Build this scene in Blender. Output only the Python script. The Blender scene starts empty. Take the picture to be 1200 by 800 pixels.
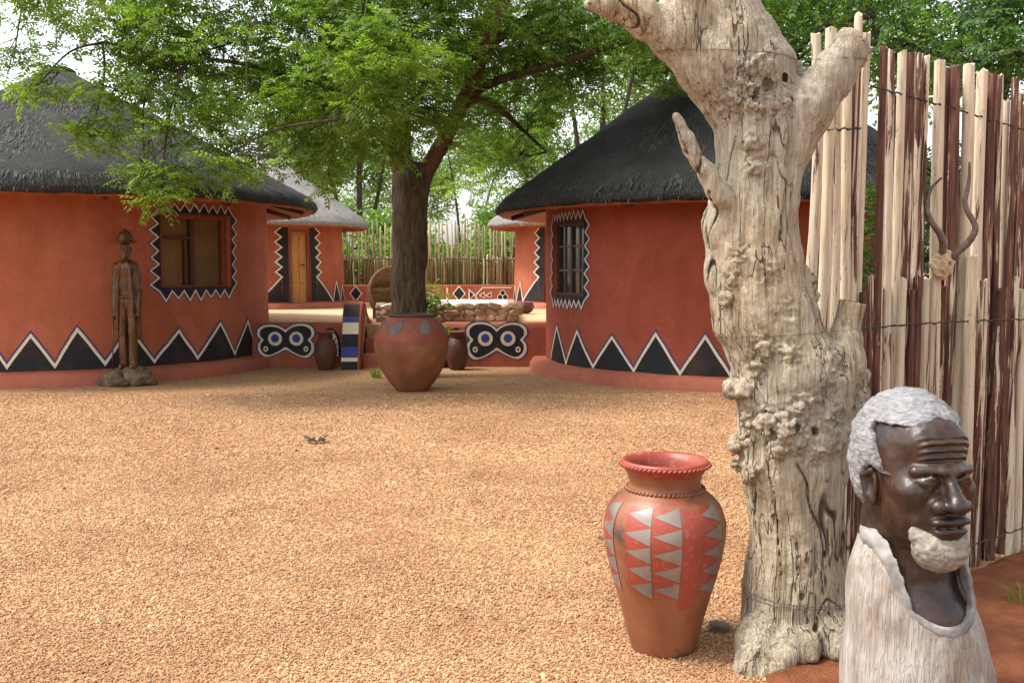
import bpy, bmesh, math, random
import numpy as np
from mathutils import Vector, Matrix, noise as mnoise
from mathutils.bvhtree import BVHTree

SC = bpy.context.scene
COL = SC.collection
RAD = math.radians
random.seed(7)
RNG = np.random.default_rng(7)

# ---------------------------------------------------------------- camera
FPX, HOR, CAMH = 1150.0, 315.0, 1.6
PITCH = math.atan((400 - HOR) / FPX)
cam = bpy.data.cameras.new('camera')
cam.sensor_width = 36.0
cam.lens = 36.0 * FPX / 1200.0
cam.clip_start, cam.clip_end = 0.05, 2000
camo = bpy.data.objects.new('camera', cam)
camo.location = (0, 0, CAMH)
camo.rotation_euler = (math.pi / 2 - PITCH, 0, 0)
COL.objects.link(camo)
SC.camera = camo

# ---------------------------------------------------------------- sky, sun, exposure
SUN_EL, SUN_AZ = RAD(60), RAD(262)          # azimuth clockwise from +Y
W = bpy.data.worlds.new('World')
SC.world = W
W.use_nodes = True
nt = W.node_tree
nt.nodes.clear()
sky = nt.nodes.new('ShaderNodeTexSky')
sky.sky_type = 'NISHITA'
sky.sun_disc = False
sky.sun_elevation = SUN_EL
sky.sun_rotation = SUN_AZ
sky.air_density, sky.dust_density, sky.ozone_density = 1.0, 3.0, 1.0
hs = nt.nodes.new('ShaderNodeHueSaturation')
hs.inputs['Saturation'].default_value = 0.22      # thin white cloud
bg = nt.nodes.new('ShaderNodeBackground')
bg.inputs['Strength'].default_value = 0.15
wo = nt.nodes.new('ShaderNodeOutputWorld')
nt.links.new(sky.outputs[0], hs.inputs['Color'])
nt.links.new(hs.outputs[0], bg.inputs[0])
nt.links.new(bg.outputs[0], wo.inputs[0])
sd = Vector((math.sin(SUN_AZ) * math.cos(SUN_EL), math.cos(SUN_AZ) * math.cos(SUN_EL), math.sin(SUN_EL)))
sl = bpy.data.lights.new('sun', 'SUN')
sl.energy, sl.angle, sl.color = 1.7, RAD(14), (1.0, 0.95, 0.87)
slo = bpy.data.objects.new('sun', sl)
slo.rotation_euler = sd.to_track_quat('Z', 'Y').to_euler()
slo.location = (0, 0, 30)
COL.objects.link(slo)
SC.view_settings.view_transform = 'Standard'
SC.view_settings.look = 'None'
SC.view_settings.gamma = 1.0
SC.view_settings.exposure = 1.43
SC.view_settings.use_curve_mapping = False
SC.render.engine = 'CYCLES'
SC.cycles.max_bounces = 8
SC.cycles.transparent_max_bounces = 6
try:
    SC.cycles.use_denoising = True
except Exception:
    pass

# ---------------------------------------------------------------- placing helpers
def at(px, py, depth):
    """photo pixel + distance along the ground -> world point"""
    xc, yc = (px - 600) / FPX, (400 - py) / FPX
    dy = math.cos(PITCH) + yc * math.sin(PITCH)
    dz = -math.sin(PITCH) + yc * math.cos(PITCH)
    t = depth / dy
    return Vector((xc * t, depth, CAMH + dz * t))

def ground(px, py, z=0.0):
    xc, yc = (px - 600) / FPX, (400 - py) / FPX
    dy = math.cos(PITCH) + yc * math.sin(PITCH)
    dz = -math.sin(PITCH) + yc * math.cos(PITCH)
    t = (z - CAMH) / dz
    return Vector((xc * t, dy * t, z))

# ---------------------------------------------------------------- noise
def _hash(ix, iy, iz, seed):
    h = (ix.astype(np.int64) * 374761393 + iy.astype(np.int64) * 668265263 + iz.astype(np.int64) * 2147483647 + seed * 974711) & 0xFFFFFFFF
    h = ((h ^ (h >> 13)) * 1274126177) & 0xFFFFFFFF
    h = h ^ (h >> 16)
    return (h & 0xFFFFFF).astype(np.float64) / 0xFFFFFF * 2 - 1

def vnoise(P, seed=0):
    P = np.asarray(P, float)
    i = np.floor(P)
    f = P - i
    f = f * f * f * (f * (f * 6 - 15) + 10)
    ix, iy, iz = i[..., 0], i[..., 1], i[..., 2]
    r = 0
    for dx in (0, 1):
        wx = f[..., 0] if dx else 1 - f[..., 0]
        for dy in (0, 1):
            wy = f[..., 1] if dy else 1 - f[..., 1]
            for dz in (0, 1):
                wz = f[..., 2] if dz else 1 - f[..., 2]
                r = r + wx * wy * wz * _hash(ix + dx, iy + dy, iz + dz, seed)
    return r

def fbm(P, seed=0, oct=3):
    P = np.asarray(P, float)
    a, r = 1.0, 0
    for o in range(oct):
        r = r + a * vnoise(P * 2 ** o, seed + o * 17)
        a *= .5
    return r

# ---------------------------------------------------------------- mesh helpers
def finish(o, m=None, parent=None, smooth=True, name=None):
    if m is not None:
        o.data.materials.append(m)
    if smooth and o.type == 'MESH':
        o.data.polygons.foreach_set('use_smooth', np.ones(len(o.data.polygons), bool))
    COL.objects.link(o)
    if parent is not None:
        o.parent = parent
    return o

def mesh(name, V, F, m=None, parent=None, smooth=True):
    me = bpy.data.meshes.new(name)
    me.from_pydata([tuple(v) for v in V], [], [tuple(f) for f in F])
    me.update()
    return finish(bpy.data.objects.new(name, me), m, parent, smooth)

def mesh_np(name, V, F, m=None, parent=None, smooth=True):
    """V (n,3), F (k,3|4) numpy"""
    me = bpy.data.meshes.new(name)
    V = np.ascontiguousarray(V, np.float32)
    F = np.ascontiguousarray(F, np.int32)
    k, c = F.shape
    me.vertices.add(len(V)); me.vertices.foreach_set('co', V.ravel())
    me.loops.add(k * c); me.loops.foreach_set('vertex_index', F.ravel())
    me.polygons.add(k)
    me.polygons.foreach_set('loop_start', np.arange(0, k * c, c, dtype=np.int32))
    me.polygons.foreach_set('loop_total', np.full(k, c, np.int32))
    me.update(calc_edges=True)
    me.validate()
    return finish(bpy.data.objects.new(name, me), m, parent, smooth)

class MB:
    def __init__(s): s.V, s.F = [], []
    def add(s, V, F):
        n = len(s.V)
        s.V += [tuple(v) for v in V]
        s.F += [tuple(i + n for i in f) for f in F]
        return s
    def box(s, x0, x1, y0, y1, z0, z1, M_=None):
        V = [Vector((x, y, z)) for z in (z0, z1) for y in (y0, y1) for x in (x0, x1)]
        if M_ is not None: V = [M_ @ v for v in V]
        return s.add(V, [(0, 2, 3, 1), (4, 5, 7, 6), (0, 1, 5, 4), (2, 6, 7, 3), (0, 4, 6, 2), (1, 3, 7, 5)])
    def tube(s, pts, radii, n=8, cap=True, rough=0.0, seed=0):
        pts = [Vector(p) for p in pts]
        ring, V, F = [], [], []
        prev = None
        rs = random.Random(seed)
        for i, p in enumerate(pts):
            a = pts[max(i - 1, 0)]; b = pts[min(i + 1, len(pts) - 1)]
            t = (b - a).normalized()
            if prev is None:
                u = t.orthogonal().normalized()
            else:
                u = (prev - t * prev.dot(t))
                u = u.normalized() if u.length > 1e-6 else t.orthogonal().normalized()
            prev = u
            w = t.cross(u)
            r = radii[i] if hasattr(radii, '__len__') else radii
            for k in range(n):
                an = 2 * math.pi * k / n
                rr = r * (1 + rough * (rs.random() - .5))
                V.append(p + (u * math.cos(an) + w * math.sin(an)) * rr)
        for i in range(len(pts) - 1):
            for k in range(n):
                F.append((i * n + k, i * n + (k + 1) % n, (i + 1) * n + (k + 1) % n, (i + 1) * n + k))
        if cap:
            F.append(tuple(range(n - 1, -1, -1)))
            F.append(tuple(range((len(pts) - 1) * n, len(pts) * n)))
        return s.add(V, F)
    def lathe(s, prof, n=48, c=(0, 0, 0), wob=0.0, seed=0):
        V, F = [], []
        for i, (r, z) in enumerate(prof):
            for k in range(n):
                a = 2 * math.pi * k / n
                q = r * (1 + wob * mnoise.noise(Vector((math.cos(a) * 1.3 + seed, math.sin(a) * 1.3, z * 2.5))))
                V.append((c[0] + q * math.cos(a), c[1] + q * math.sin(a), c[2] + z))
        for i in range(len(prof) - 1):
            for k in range(n):
                F.append((i * n + k, i * n + (k + 1) % n, (i + 1) * n + (k + 1) % n, (i + 1) * n + k))
        F.append(tuple(range(n - 1, -1, -1)))
        return s.add(V, F)
    def build(s, name, m=None, parent=None, smooth=False):
        return mesh(name, s.V, s.F, m, parent, smooth)

def bevel(o, w=.01, seg=2):
    b = o.modifiers.new('bevel', 'BEVEL'); b.width = w; b.segments = seg; b.limit_method = 'ANGLE'
    return o

def empty(name, loc, label, cat, group=None, rz=0):
    o = bpy.data.objects.new(name, None)
    o.location = loc; o.rotation_euler = (0, 0, rz)
    COL.objects.link(o)
    return tag(o, label, cat, group)

def tag(o, label, cat, group=None):
    o['label'] = label; o['category'] = cat
    if group: o['group'] = group
    return o

def kind(o, k, label=None):
    o['kind'] = k
    if label: o['label'] = label
    return o

def keep(child, parent):
    """parent without moving (child built in world coordinates, parent only translated/rotated)"""
    child.parent = parent
    child.matrix_parent_inverse = (Matrix.Translation(parent.location) @ parent.rotation_euler.to_matrix().to_4x4()).inverted()
    return child

def smooth_path(P, n=6):
    P = [Vector(p) for p in P]
    out = []
    for i in range(len(P) - 1):
        p0, p1, p2, p3 = P[max(i - 1, 0)], P[i], P[i + 1], P[min(i + 2, len(P) - 1)]
        for k in range(n):
            t = k / n
            out.append(.5 * ((2 * p1) + (p2 - p0) * t + (2 * p0 - 5 * p1 + 4 * p2 - p3) * t * t + (3 * p1 - p0 - 3 * p2 + p3) * t ** 3))
    out.append(P[-1])
    return out

# ---------------------------------------------------------------- signed-distance modelling
class SDF:
    def __init__(s, lo, hi, h):
        s.lo = np.array(lo, float); s.h = h
        s.n = np.ceil((np.array(hi) - s.lo) / h).astype(int) + 1
        s.ax = [s.lo[i] + h * np.arange(s.n[i]) for i in range(3)]
        s.F = np.full(tuple(s.n), 9.0, np.float32)
    def _sl(s, lo, hi):
        r = []
        for i in range(3):
            a = max(0, int((lo[i] - s.lo[i]) / s.h) - 1); b = min(s.n[i], int((hi[i] - s.lo[i]) / s.h) + 3)
            if b <= a: return None
            r.append(slice(a, b))
        return tuple(r)
    def _xyz(s, sl):
        return np.meshgrid(*[s.ax[i][sl[i]] for i in range(3)], indexing='ij', sparse=True)
    def _mix(s, sl, d, k, op):
        A = s.F[sl]
        d = d.astype(np.float32)
        if op == 'cut': d, A2 = -d, A
        if op == 'add':
            if k > 0:
                hh = np.clip(.5 + .5 * (A - d) / k, 0, 1)
                s.F[sl] = A * (1 - hh) + d * hh - k * hh * (1 - hh)
            else: s.F[sl] = np.minimum(A, d)
        else:
            if k > 0:
                hh = np.clip(.5 - .5 * (A - d) / k, 0, 1)
                s.F[sl] = A * (1 - hh) + d * hh + k * hh * (1 - hh)
            else: s.F[sl] = np.maximum(A, d)
    def ell(s, c, r, k=.02, op='add', R=None, pad=None):
        c = np.array(c, float); r = np.array(r, float) * np.ones(3)
        m = r.max() + (pad if pad is not None else max(k * 2, .04))
        sl = s._sl(c - m, c + m)
        if sl is None: return s
        X, Y, Z = s._xyz(sl)
        X, Y, Z = X - c[0], Y - c[1], Z - c[2]
        if R is not None:
            R = np.array(R)
            X, Y, Z = [R[0, j] * X + R[1, j] * Y + R[2, j] * Z for j in range(3)]
        k0 = np.sqrt((X / r[0]) ** 2 + (Y / r[1]) ** 2 + (Z / r[2]) ** 2)
        k1 = np.sqrt((X / r[0] ** 2) ** 2 + (Y / r[1] ** 2) ** 2 + (Z / r[2] ** 2) ** 2) + 1e-9
        s._mix(sl, k0 * (k0 - 1) / k1, k, op)
        return s
    def cone(s, a, b, ra, rb, k=.02, op='add', flat=(1, 1, 1)):
        """capsule with linearly changing radius"""
        a, b = np.array(a, float), np.array(b, float)
        m = max(ra, rb) * max(1 / min(flat), 1) + max(k * 2, .04)
        sl = s._sl(np.minimum(a, b) - m, np.maximum(a, b) + m)
        if sl is None: return s
        X, Y, Z = s._xyz(sl)
        ba = b - a
        t = np.clip(((X - a[0]) * ba[0] + (Y - a[1]) * ba[1] + (Z - a[2]) * ba[2]) / (ba @ ba + 1e-12), 0, 1)
        d = np.sqrt(((X - a[0] - t * ba[0]) * flat[0]) ** 2 + ((Y - a[1] - t * ba[1]) * flat[1]) ** 2 + ((Z - a[2] - t * ba[2]) * flat[2]) ** 2) - (ra + (rb - ra) * t)
        s._mix(sl, d, k, op)
        return s
    def chain(s, pts, rad, k=.02, flat=(1, 1, 1)):
        for i in range(len(pts) - 1):
            s.cone(pts[i], pts[i + 1], rad[i], rad[i + 1], k, flat=flat)
        return s
    def field(s, fn, k=.02, op='add'):
        X, Y, Z = np.meshgrid(*s.ax, indexing='ij', sparse=True)
        s._mix((slice(None),) * 3, fn(X, Y, Z) + np.zeros(tuple(s.n)), k, op)
        return s
    def nets(s):
        F = s.F.copy()
        F[0] = F[-1] = 1; F[:, 0] = F[:, -1] = 1; F[:, :, 0] = F[:, :, -1] = 1
        n = F.shape
        S = F < 0
        cs = [(i, j, k) for i in (0, 1) for j in (0, 1) for k in (0, 1)]
        sub = lambda A, c: A[c[0]:n[0] - 1 + c[0], c[1]:n[1] - 1 + c[1], c[2]:n[2] - 1 + c[2]]
        cnt = sum(sub(S, c).astype(np.int8) for c in cs)
        act = (cnt > 0) & (cnt < 8)
        I = np.argwhere(act)
        idx = np.full(act.shape, -1, np.int64); idx[act] = np.arange(len(I))
        f = {c: F[I[:, 0] + c[0], I[:, 1] + c[1], I[:, 2] + c[2]] for c in cs}
        P = np.zeros((len(I), 3)); Wt = np.zeros(len(I))
        for a in cs:
            for ax in range(3):
                if a[ax]: continue
                b = list(a); b[ax] = 1; b = tuple(b)
                mm = (f[a] < 0) != (f[b] < 0)
                t = f[a][mm] / (f[a][mm] - f[b][mm])
                q = np.tile(np.array(a, float), (len(t), 1)); q[:, ax] += t
                P[mm] += q; Wt[mm] += 1
        V = s.lo + (I + P / Wt[:, None]) * s.h
        faces = []
        for ax in range(3):
            u, v = (ax + 1) % 3, (ax + 2) % 3
            lo = [slice(1, -1)] * 3; hi = [slice(1, -1)] * 3
            lo[ax] = slice(0, n[ax] - 1); hi[ax] = slice(1, n[ax])
            A, B = S[tuple(lo)], S[tuple(hi)]
            for flip in (0, 1):
                E = np.argwhere((A & ~B) if not flip else (~A & B))
                if not len(E): continue
                off = np.ones(3, int); off[ax] = 0
                E = E + off
                q = []
                for du, dv in ((0, 0), (-1, 0), (-1, -1), (0, -1)):
                    c = E.copy(); c[:, u] += du; c[:, v] += dv
                    q.append(idx[c[:, 0], c[:, 1], c[:, 2]])
                q = np.stack(q, 1)
                faces.append(q[:, ::-1] if flip else q)
        Fq = np.concatenate(faces)
        Fq = Fq[(Fq >= 0).all(1)]
        return V, Fq

def relax(V, F, it=2, w=.5):
    for _ in range(it):
        A = np.zeros_like(V); c = np.zeros(len(V))
        for i in range(4):
            j = (i + 1) % 4
            np.add.at(A, F[:, i], V[F[:, j]]); np.add.at(c, F[:, i], 1)
            np.add.at(A, F[:, j], V[F[:, i]]); np.add.at(c, F[:, j], 1)
        V = V * (1 - w) + w * A / np.maximum(c, 1)[:, None]
    return V

def vnormals(V, F):
    n = np.cross(V[F[:, 2]] - V[F[:, 0]], V[F[:, 3]] - V[F[:, 1]])
    N = np.zeros_like(V)
    for i in range(4): np.add.at(N, F[:, i], n)
    return N / (np.linalg.norm(N, axis=1)[:, None] + 1e-12)

# ---------------------------------------------------------------- materials
def nodes(name):
    m = bpy.data.materials.new(name); m.use_nodes = True
    t = m.node_tree
    return m, t, t.nodes, t.links, t.nodes['Principled BSDF']

def _math(t, op, a, b=None, c=None, clamp=False):
    n = t.nodes.new('ShaderNodeMath'); n.operation = op; n.use_clamp = clamp
    for i, v in enumerate((a, b, c)):
        if v is None: continue
        if isinstance(v, (int, float)): n.inputs[i].default_value = v
        else: t.links.new(v, n.inputs[i])
    return n.outputs[0]

def _mix(t, f, a, b, mode='MIX'):
    n = t.nodes.new('ShaderNodeMix'); n.data_type = 'RGBA'; n.blend_type = mode
    for k, v in ((0, f), (6, a), (7, b)):
        if isinstance(v, (int, float)): n.inputs[k].default_value = v
        elif isinstance(v, tuple): n.inputs[k].default_value = (*v, 1)[:4]
        else: t.links.new(v, n.inputs[k])
    return n.outputs[2]

def _coord(t, kind_='Object', scale=(1, 1, 1)):
    c = t.nodes.new('ShaderNodeTexCoord'); mp = t.nodes.new('ShaderNodeMapping')
    mp.inputs['Scale'].default_value = scale
    t.links.new(c.outputs[kind_], mp.inputs[0])
    return mp.outputs[0]

def _noise(t, vec, scale=5, detail=4, rough=.55, dist=0):
    n = t.nodes.new('ShaderNodeTexNoise')
    n.inputs['Scale'].default_value = scale; n.inputs['Detail'].default_value = detail
    n.inputs['Roughness'].default_value = rough; n.inputs['Distortion'].default_value = dist
    t.links.new(vec, n.inputs['Vector'])
    return n.outputs['Fac']

def _ramp(t, f, stops):
    r = t.nodes.new('ShaderNodeValToRGB')
    e = r.color_ramp.elements
    while len(e) < len(stops): e.new(.5)
    for i, (p, c) in enumerate(stops):
        e[i].position = p
        e[i].color = (*c, 1) if isinstance(c, tuple) else (c, c, c, 1)
    t.links.new(f, r.inputs[0])
    return r.outputs[0]

def _bump(t, h, strength=.4, dist=.01, normal=None):
    b = t.nodes.new('ShaderNodeBump')
    b.inputs['Strength'].default_value = strength; b.inputs['Distance'].default_value = dist
    t.links.new(h, b.inputs['Height'])
    if normal is not None: t.links.new(normal, b.inputs['Normal'])
    return b.outputs[0]

def _rand(t):
    n = t.nodes.new('ShaderNodeObjectInfo')
    return n.outputs['Random']

def simple(name, c1, c2, scale=6, rough=.8, bump=.3, bdist=.01, stretch=(1, 1, 1), detail=5, big=1.2, bigamt=.35, spec=.3, coord='Object', fine=0, objvar=0.0):
    """two-tone weathered surface: medium noise + large mottling + bump"""
    m, t, N, L, b = nodes(name)
    v = _coord(t, coord, stretch)
    n1 = _noise(t, v, scale, detail, .6)
    col = _ramp(t, n1, [(.3, c1), (.7, c2)])
    n2 = _noise(t, v, big, 3, .5, .6)
    k = _ramp(t, n2, [(.3, 1 - bigamt), (.7, 1.0)])
    col = _mix(t, 1.0, col, k, 'MULTIPLY')
    if objvar:
        r = _rand(t)
        k2 = _math(t, 'MULTIPLY_ADD', r, objvar, 1 - objvar * .6)
        col = _mix(t, 1.0, col, k2, 'MULTIPLY')
    L.new(col, b.inputs['Base Color'])
    b.inputs['Roughness'].default_value = rough
    b.inputs['Specular IOR Level'].default_value = spec
    h = n1
    if fine:
        h = _math(t, 'ADD', n1, _math(t, 'MULTIPLY', _noise(t, v, fine, 3), .5))
    if bump: L.new(_bump(t, h, bump, bdist), b.inputs['Normal'])
    return m

def plaster(name, c, dark=.75):
    m, t, N, L, b = nodes(name)
    v = _coord(t, 'Object')
    n1 = _noise(t, v, 1.1, 5, .55, .4)
    n2 = _noise(t, v, 9, 4, .6)
    vs = _coord(t, 'Object', (2.2, 2.2, .35))
    n3 = _noise(t, vs, 1.6, 4, .6)                     # rain streaks and trowel marks
    c2 = tuple(x * dark for x in c)
    c3 = tuple(min(1, x * 1.18 + .012) for x in c)
    col = _ramp(t, n1, [(.28, c2), (.5, c), (.75, c3)])
    col = _mix(t, _ramp(t, n3, [(.45, 0.0), (.75, .4)]), col, tuple(x * 1.25 + .02 for x in c))
    col = _mix(t, _ramp(t, n2, [(.35, .35), (.6, 0.0)]), col, tuple(x * .8 for x in c))
    ck = _noise(t, v, 1.5, 6, .6, .9)
    ck = _ramp(t, _math(t, 'ABSOLUTE', _math(t, 'SUBTRACT', ck, .5)), [(.0, 1.0), (.0035, 0.0)])
    ck = _math(t, 'MULTIPLY', ck, _ramp(t, _noise(t, v, .8, 2), [(.5, 0.0), (.6, 1.0)]))
    col = _mix(t, _math(t, 'MULTIPLY', ck, .55), col, tuple(x * .35 for x in c))
    pa = _noise(t, v, .75, 4, .6, 1.2)
    col = _mix(t, _ramp(t, pa, [(.56, 0.0), (.60, .30)]), col, tuple(min(1, x * 1.15 + .03) for x in c))      # repaired patches
    L.new(col, b.inputs['Base Color'])
    b.inputs['Roughness'].default_value = .88
    b.inputs['Specular IOR Level'].default_value = .2
    h = _math(t, 'ADD', _math(t, 'MULTIPLY', n1, 1.6), _math(t, 'MULTIPLY', n2, .5))
    h = _math(t, 'ADD', h, _math(t, 'MULTIPLY', _noise(t, v, 60, 3), .15))
    L.new(_bump(t, h, .45, .045), b.inputs['Normal'])
    return m

def paint(name, c, rough=.7):
    m, t, N, L, b = nodes(name)
    v = _coord(t, 'Object')
    n = _noise(t, v, 14, 5, .65)
    n0 = _noise(t, v, 2.2, 3)
    col = _mix(t, _ramp(t, n, [(.35, .3), (.6, 0.0)]), c, tuple(x * .6 + .012 for x in c))
    col = _mix(t, _ramp(t, n0, [(.5, 0.0), (.8, .16)]), col, (.3, .12, .07))
    L.new(col, b.inputs['Base Color'])
    b.inputs['Roughness'].default_value = rough
    b.inputs['Specular IOR Level'].default_value = .25
    L.new(_bump(t, n, .25, .01), b.inputs['Normal'])
    return m

def leaf_mat(name, c1, c2, c3, trans=.45):
    m, t, N, L, b = nodes(name)
    g = N.new('ShaderNodeNewGeometry')
    v = _coord(t, 'Object')
    n = _noise(t, v, .9, 3)
    f = _math(t, 'ADD', _math(t, 'MULTIPLY', g.outputs['Random Per Island'], .6), _math(t, 'MULTIPLY', n, .5))
    col = _ramp(t, f, [(.2, c1), (.55, c2), (.9, c3)])
    L.new(col, b.inputs['Base Color'])
    b.inputs['Roughness'].default_value = .5
    b.inputs['Specular IOR Level'].default_value = .35
    tr = N.new('ShaderNodeBsdfTranslucent')
    L.new(_mix(t, 1.0, col, (1.5, 1.6, .55), 'MULTIPLY'), tr.inputs[0])
    mx = N.new('ShaderNodeMixShader'); mx.inputs[0].default_value = trans
    L.new(b.outputs[0], mx.inputs[1]); L.new(tr.outputs[0], mx.inputs[2])
    L.new(mx.outputs[0], N['Material Output'].inputs[0])
    return m

def thatch_mat(name, c1, c2, c3):
    m, t, N, L, b = nodes(name)
    v = _coord(t, 'Object')
    n = _noise(t, v, 1.3, 5, .6, .5)
    f = _noise(t, _coord(t, 'Object', (14, 14, 5)), 3, 4, .7)
    col = _ramp(t, _math(t, 'ADD', _math(t, 'MULTIPLY', n, .5), _math(t, 'MULTIPLY', f, .5)), [(.3, c1), (.5, c2), (.72, c3)])
    L.new(col, b.inputs['Base Color'])
    b.inputs['Roughness'].default_value = .95
    b.inputs['Specular IOR Level'].default_value = .1
    h = _noise(t, v, 38, 3, .7)
    L.new(_bump(t, _math(t, 'ADD', f, h), .9, .04), b.inputs['Normal'])
    return m

def straw_mat(name, c1, c2):
    m, t, N, L, b = nodes(name)
    g = N.new('ShaderNodeNewGeometry')
    n = _noise(t, _coord(t, 'Object'), 1.1, 4, .6, .5)
    f = _math(t, 'ADD', _math(t, 'MULTIPLY', g.outputs['Random Per Island'], .65), _math(t, 'MULTIPLY', n, .4))
    L.new(_ramp(t, f, [(.15, c1), (.85, c2)]), b.inputs['Base Color'])
    b.inputs['Roughness'].default_value = .9
    b.inputs['Specular IOR Level'].default_value = .15
    return m

MAT = {}
MAT['plaster'] = plaster('red_plaster', (.36, .106, .054))
MAT['plaster_shade'] = plaster('shaded_red_plaster', (.295, .068, .037))  # right hut wall: red plaster with the tree's shade put into its colour
MAT['plaster_wall'] = plaster('terrace_wall_plaster', (.31, .090, .048))
MAT['plinth'] = plaster('plinth_plaster', (.34, .105, .062))
MAT['black'] = paint('black_paint', (.016, .017, .020))
MAT['cream'] = paint('cream_paint', (.70, .63, .48))
MAT['white'] = paint('white_paint', (.74, .71, .64))
MAT['blue'] = paint('blue_paint', (.035, .06, .27))
MAT['navy'] = paint('navy_paint', (.06, .055, .16))
MAT['thatch_near'] = thatch_mat('weathered_thatch', (.028, .028, .028), (.058, .057, .056), (.105, .103, .099))
MAT['straw_near'] = straw_mat('weathered_straw', (.022, .022, .022), (.12, .118, .112))
MAT['thatch_dark'] = thatch_mat('dark_thatch', (.022, .022, .021), (.042, .042, .040), (.078, .077, .071))  # right hut roof, tree shade put into the colour; also the dark roof caps
MAT['straw_shade'] = straw_mat('shaded_straw', (.014, .014, .013), (.085, .084, .076))  # right hut stalks, darkened the same way for tree shade
MAT['thatch_pale'] = thatch_mat('pale_thatch', (.16, .15, .14), (.27, .255, .24), (.38, .36, .34))
MAT['straw_pale'] = straw_mat('pale_straw', (.13, .12, .11), (.46, .43, .40))
MAT['eave'] = simple('eave_underside', (.30, .085, .04), (.42, .14, .06), 8, .85, .4, .01)
MAT['wood_dark'] = simple('dark_window_wood', (.055, .025, .014), (.10, .045, .024), 6, .55, .2, .004, (9, 9, .8))
MAT['wood_red'] = simple('red_brown_frame', (.22, .055, .028), (.30, .08, .04), 6, .6, .2, .004, (6, 6, 1))
MAT['wood_grey'] = simple('grey_frame_wood', (.10, .075, .06), (.17, .13, .10), 6, .6, .2, .004, (9, 9, .8))
MAT['door'] = simple('honey_door_wood', (.42, .19, .05), (.60, .31, .10), 5, .45, .2, .003, (10, 10, .9))
MAT['blind'] = simple('cane_blind', (.15, .08, .030), (.27, .155, .062), 30, .8, .5, .004, (1, 1, 4), 3, 1.2, .3)
MAT['bark'] = simple('grey_bark', (.040, .029, .018), (.185, .135, .080), 9, .95, 1.0, .06, (2.6, 2.6, .6), 8, 1.5, .35, fine=40)
MAT['bark_red'] = simple('reddish_bark', (.075, .040, .024), (.20, .105, .06), 7, .95, .7, .03, (2.2, 2.2, .8), 6, 1.5, .4)
MAT['bark_far'] = simple('far_bark', (.03, .026, .02), (.09, .075, .058), 6, .95, .5, .03, (2, 2, .7))
MAT['leaf'] = leaf_mat('green_leaflets', (.082, .145, .026), (.145, .235, .044), (.225, .315, .075), .55)
MAT['leaf_far'] = leaf_mat('far_leaves', (.080, .145, .032), (.14, .235, .055), (.22, .33, .10), .5)
MAT['leaf_dark'] = leaf_mat('fine_dark_leaves', (.040, .095, .024), (.075, .155, .038), (.13, .22, .06), .45)
MAT['reed'] = simple('pale_reed', (.36, .30, .14), (.58, .51, .28), 4, .8, .2, .004, (8, 8, 1), objvar=.6)
MAT['reed_brown'] = simple('brown_reed', (.13, .075, .035), (.36, .24, .115), 4, .85, .3, .004, (8, 8, .8), objvar=.7)
MAT['wire'] = simple('rusty_wire', (.02, .018, .016), (.05, .04, .035), 20, .6, .1, .001)
MAT['wire_grey'] = simple('grey_wire', (.10, .09, .08), (.2, .17, .14), 30, .5, .1, .001)
MAT['clay'] = simple('dark_clay', (.085, .035, .022), (.16, .062, .038), 7, .5, .25, .006, (1, 1, 1), 5, 1.5, .4)

# ================================================================ GROUND
def ground_material():
    m, t, N, L, b = nodes('gravel_ground')
    v = _coord(t, 'Object')
    vo = N.new('ShaderNodeTexVoronoi'); vo.inputs['Scale'].default_value = 62
    L.new(v, vo.inputs['Vector'])
    sep = N.new('ShaderNodeSeparateColor'); L.new(vo.outputs['Color'], sep.inputs[0])
    col = _ramp(t, sep.outputs[0], [(0, (.165, .074, .035)), (.3, (.32, .168, .08)), (.6, (.44, .258, .128)), (.9, (.52, .335, .185))])
    big = _noise(t, v, .45, 4, .55, .4)
    col = _mix(t, _ramp(t, big, [(.35, .30), (.6, 0.0)]), col, (.34, .155, .075))
    med = _noise(t, v, 3.2, 5, .6)
    col = _mix(t, _ramp(t, med, [(.3, .35), (.5, 0.0)]), col, (.24, .105, .05))
    L.new(col, b.inputs['Base Color'])
    b.inputs['Roughness'].default_value = .9
    b.inputs['Specular IOR Level'].default_value = .15
    h = _math(t, 'SUBTRACT', 1.0, vo.outputs['Distance'])
    h = _math(t, 'ADD', h, _math(t, 'MULTIPLY', med, 2.0))
    L.new(_bump(t, h, .8, .02), b.inputs['Normal'])
    return m

def pebble_material():
    m, t, N, L, b = nodes('gravel_stones')
    r = _rand(t)
    col = _ramp(t, r, [(0, (.25, .118, .057)), (.18, (.355, .192, .094)), (.55, (.445, .262, .133)), (.85, (.50, .318, .172)), (1, (.56, .40, .25))])
    gp_ = N.new('ShaderNodeNewGeometry')
    big = _noise(t, gp_.outputs['Position'], .55, 5, .6, .5)
    col = _mix(t, _ramp(t, big, [(.36, .55), (.56, 0.0)]), col, (.27, .13, .062))
    fine_ = _noise(t, gp_.outputs['Position'], 2.6, 4, .6, .3)
    col = _mix(t, _ramp(t, fine_, [(.32, .4), (.48, 0.0)]), col, (.24, .11, .055))
    L.new(col, b.inputs['Base Color'])
    b.inputs['Roughness'].default_value = .8
    b.inputs['Specular IOR Level'].default_value = .25
    return m

SOIL_EDGE = [(1.62, 2.2), (1.50, 2.75), (1.34, 3.1), (1.10, 3.42), (.98, 3.72), (1.05, 4.0), (1.35, 4.12), (1.7, 4.2), (1.95, 4.70), (2.9, 5.45), (4.2, 6.5), (7.5, 9.4)]

def in_soil(x, y):
    # right of the wavering edge that runs along the foot of the log fence
    ey = [p[1] for p in SOIL_EDGE]; ex = [p[0] for p in SOIL_EDGE]
    return x > np.interp(y, ey, ex)

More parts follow.
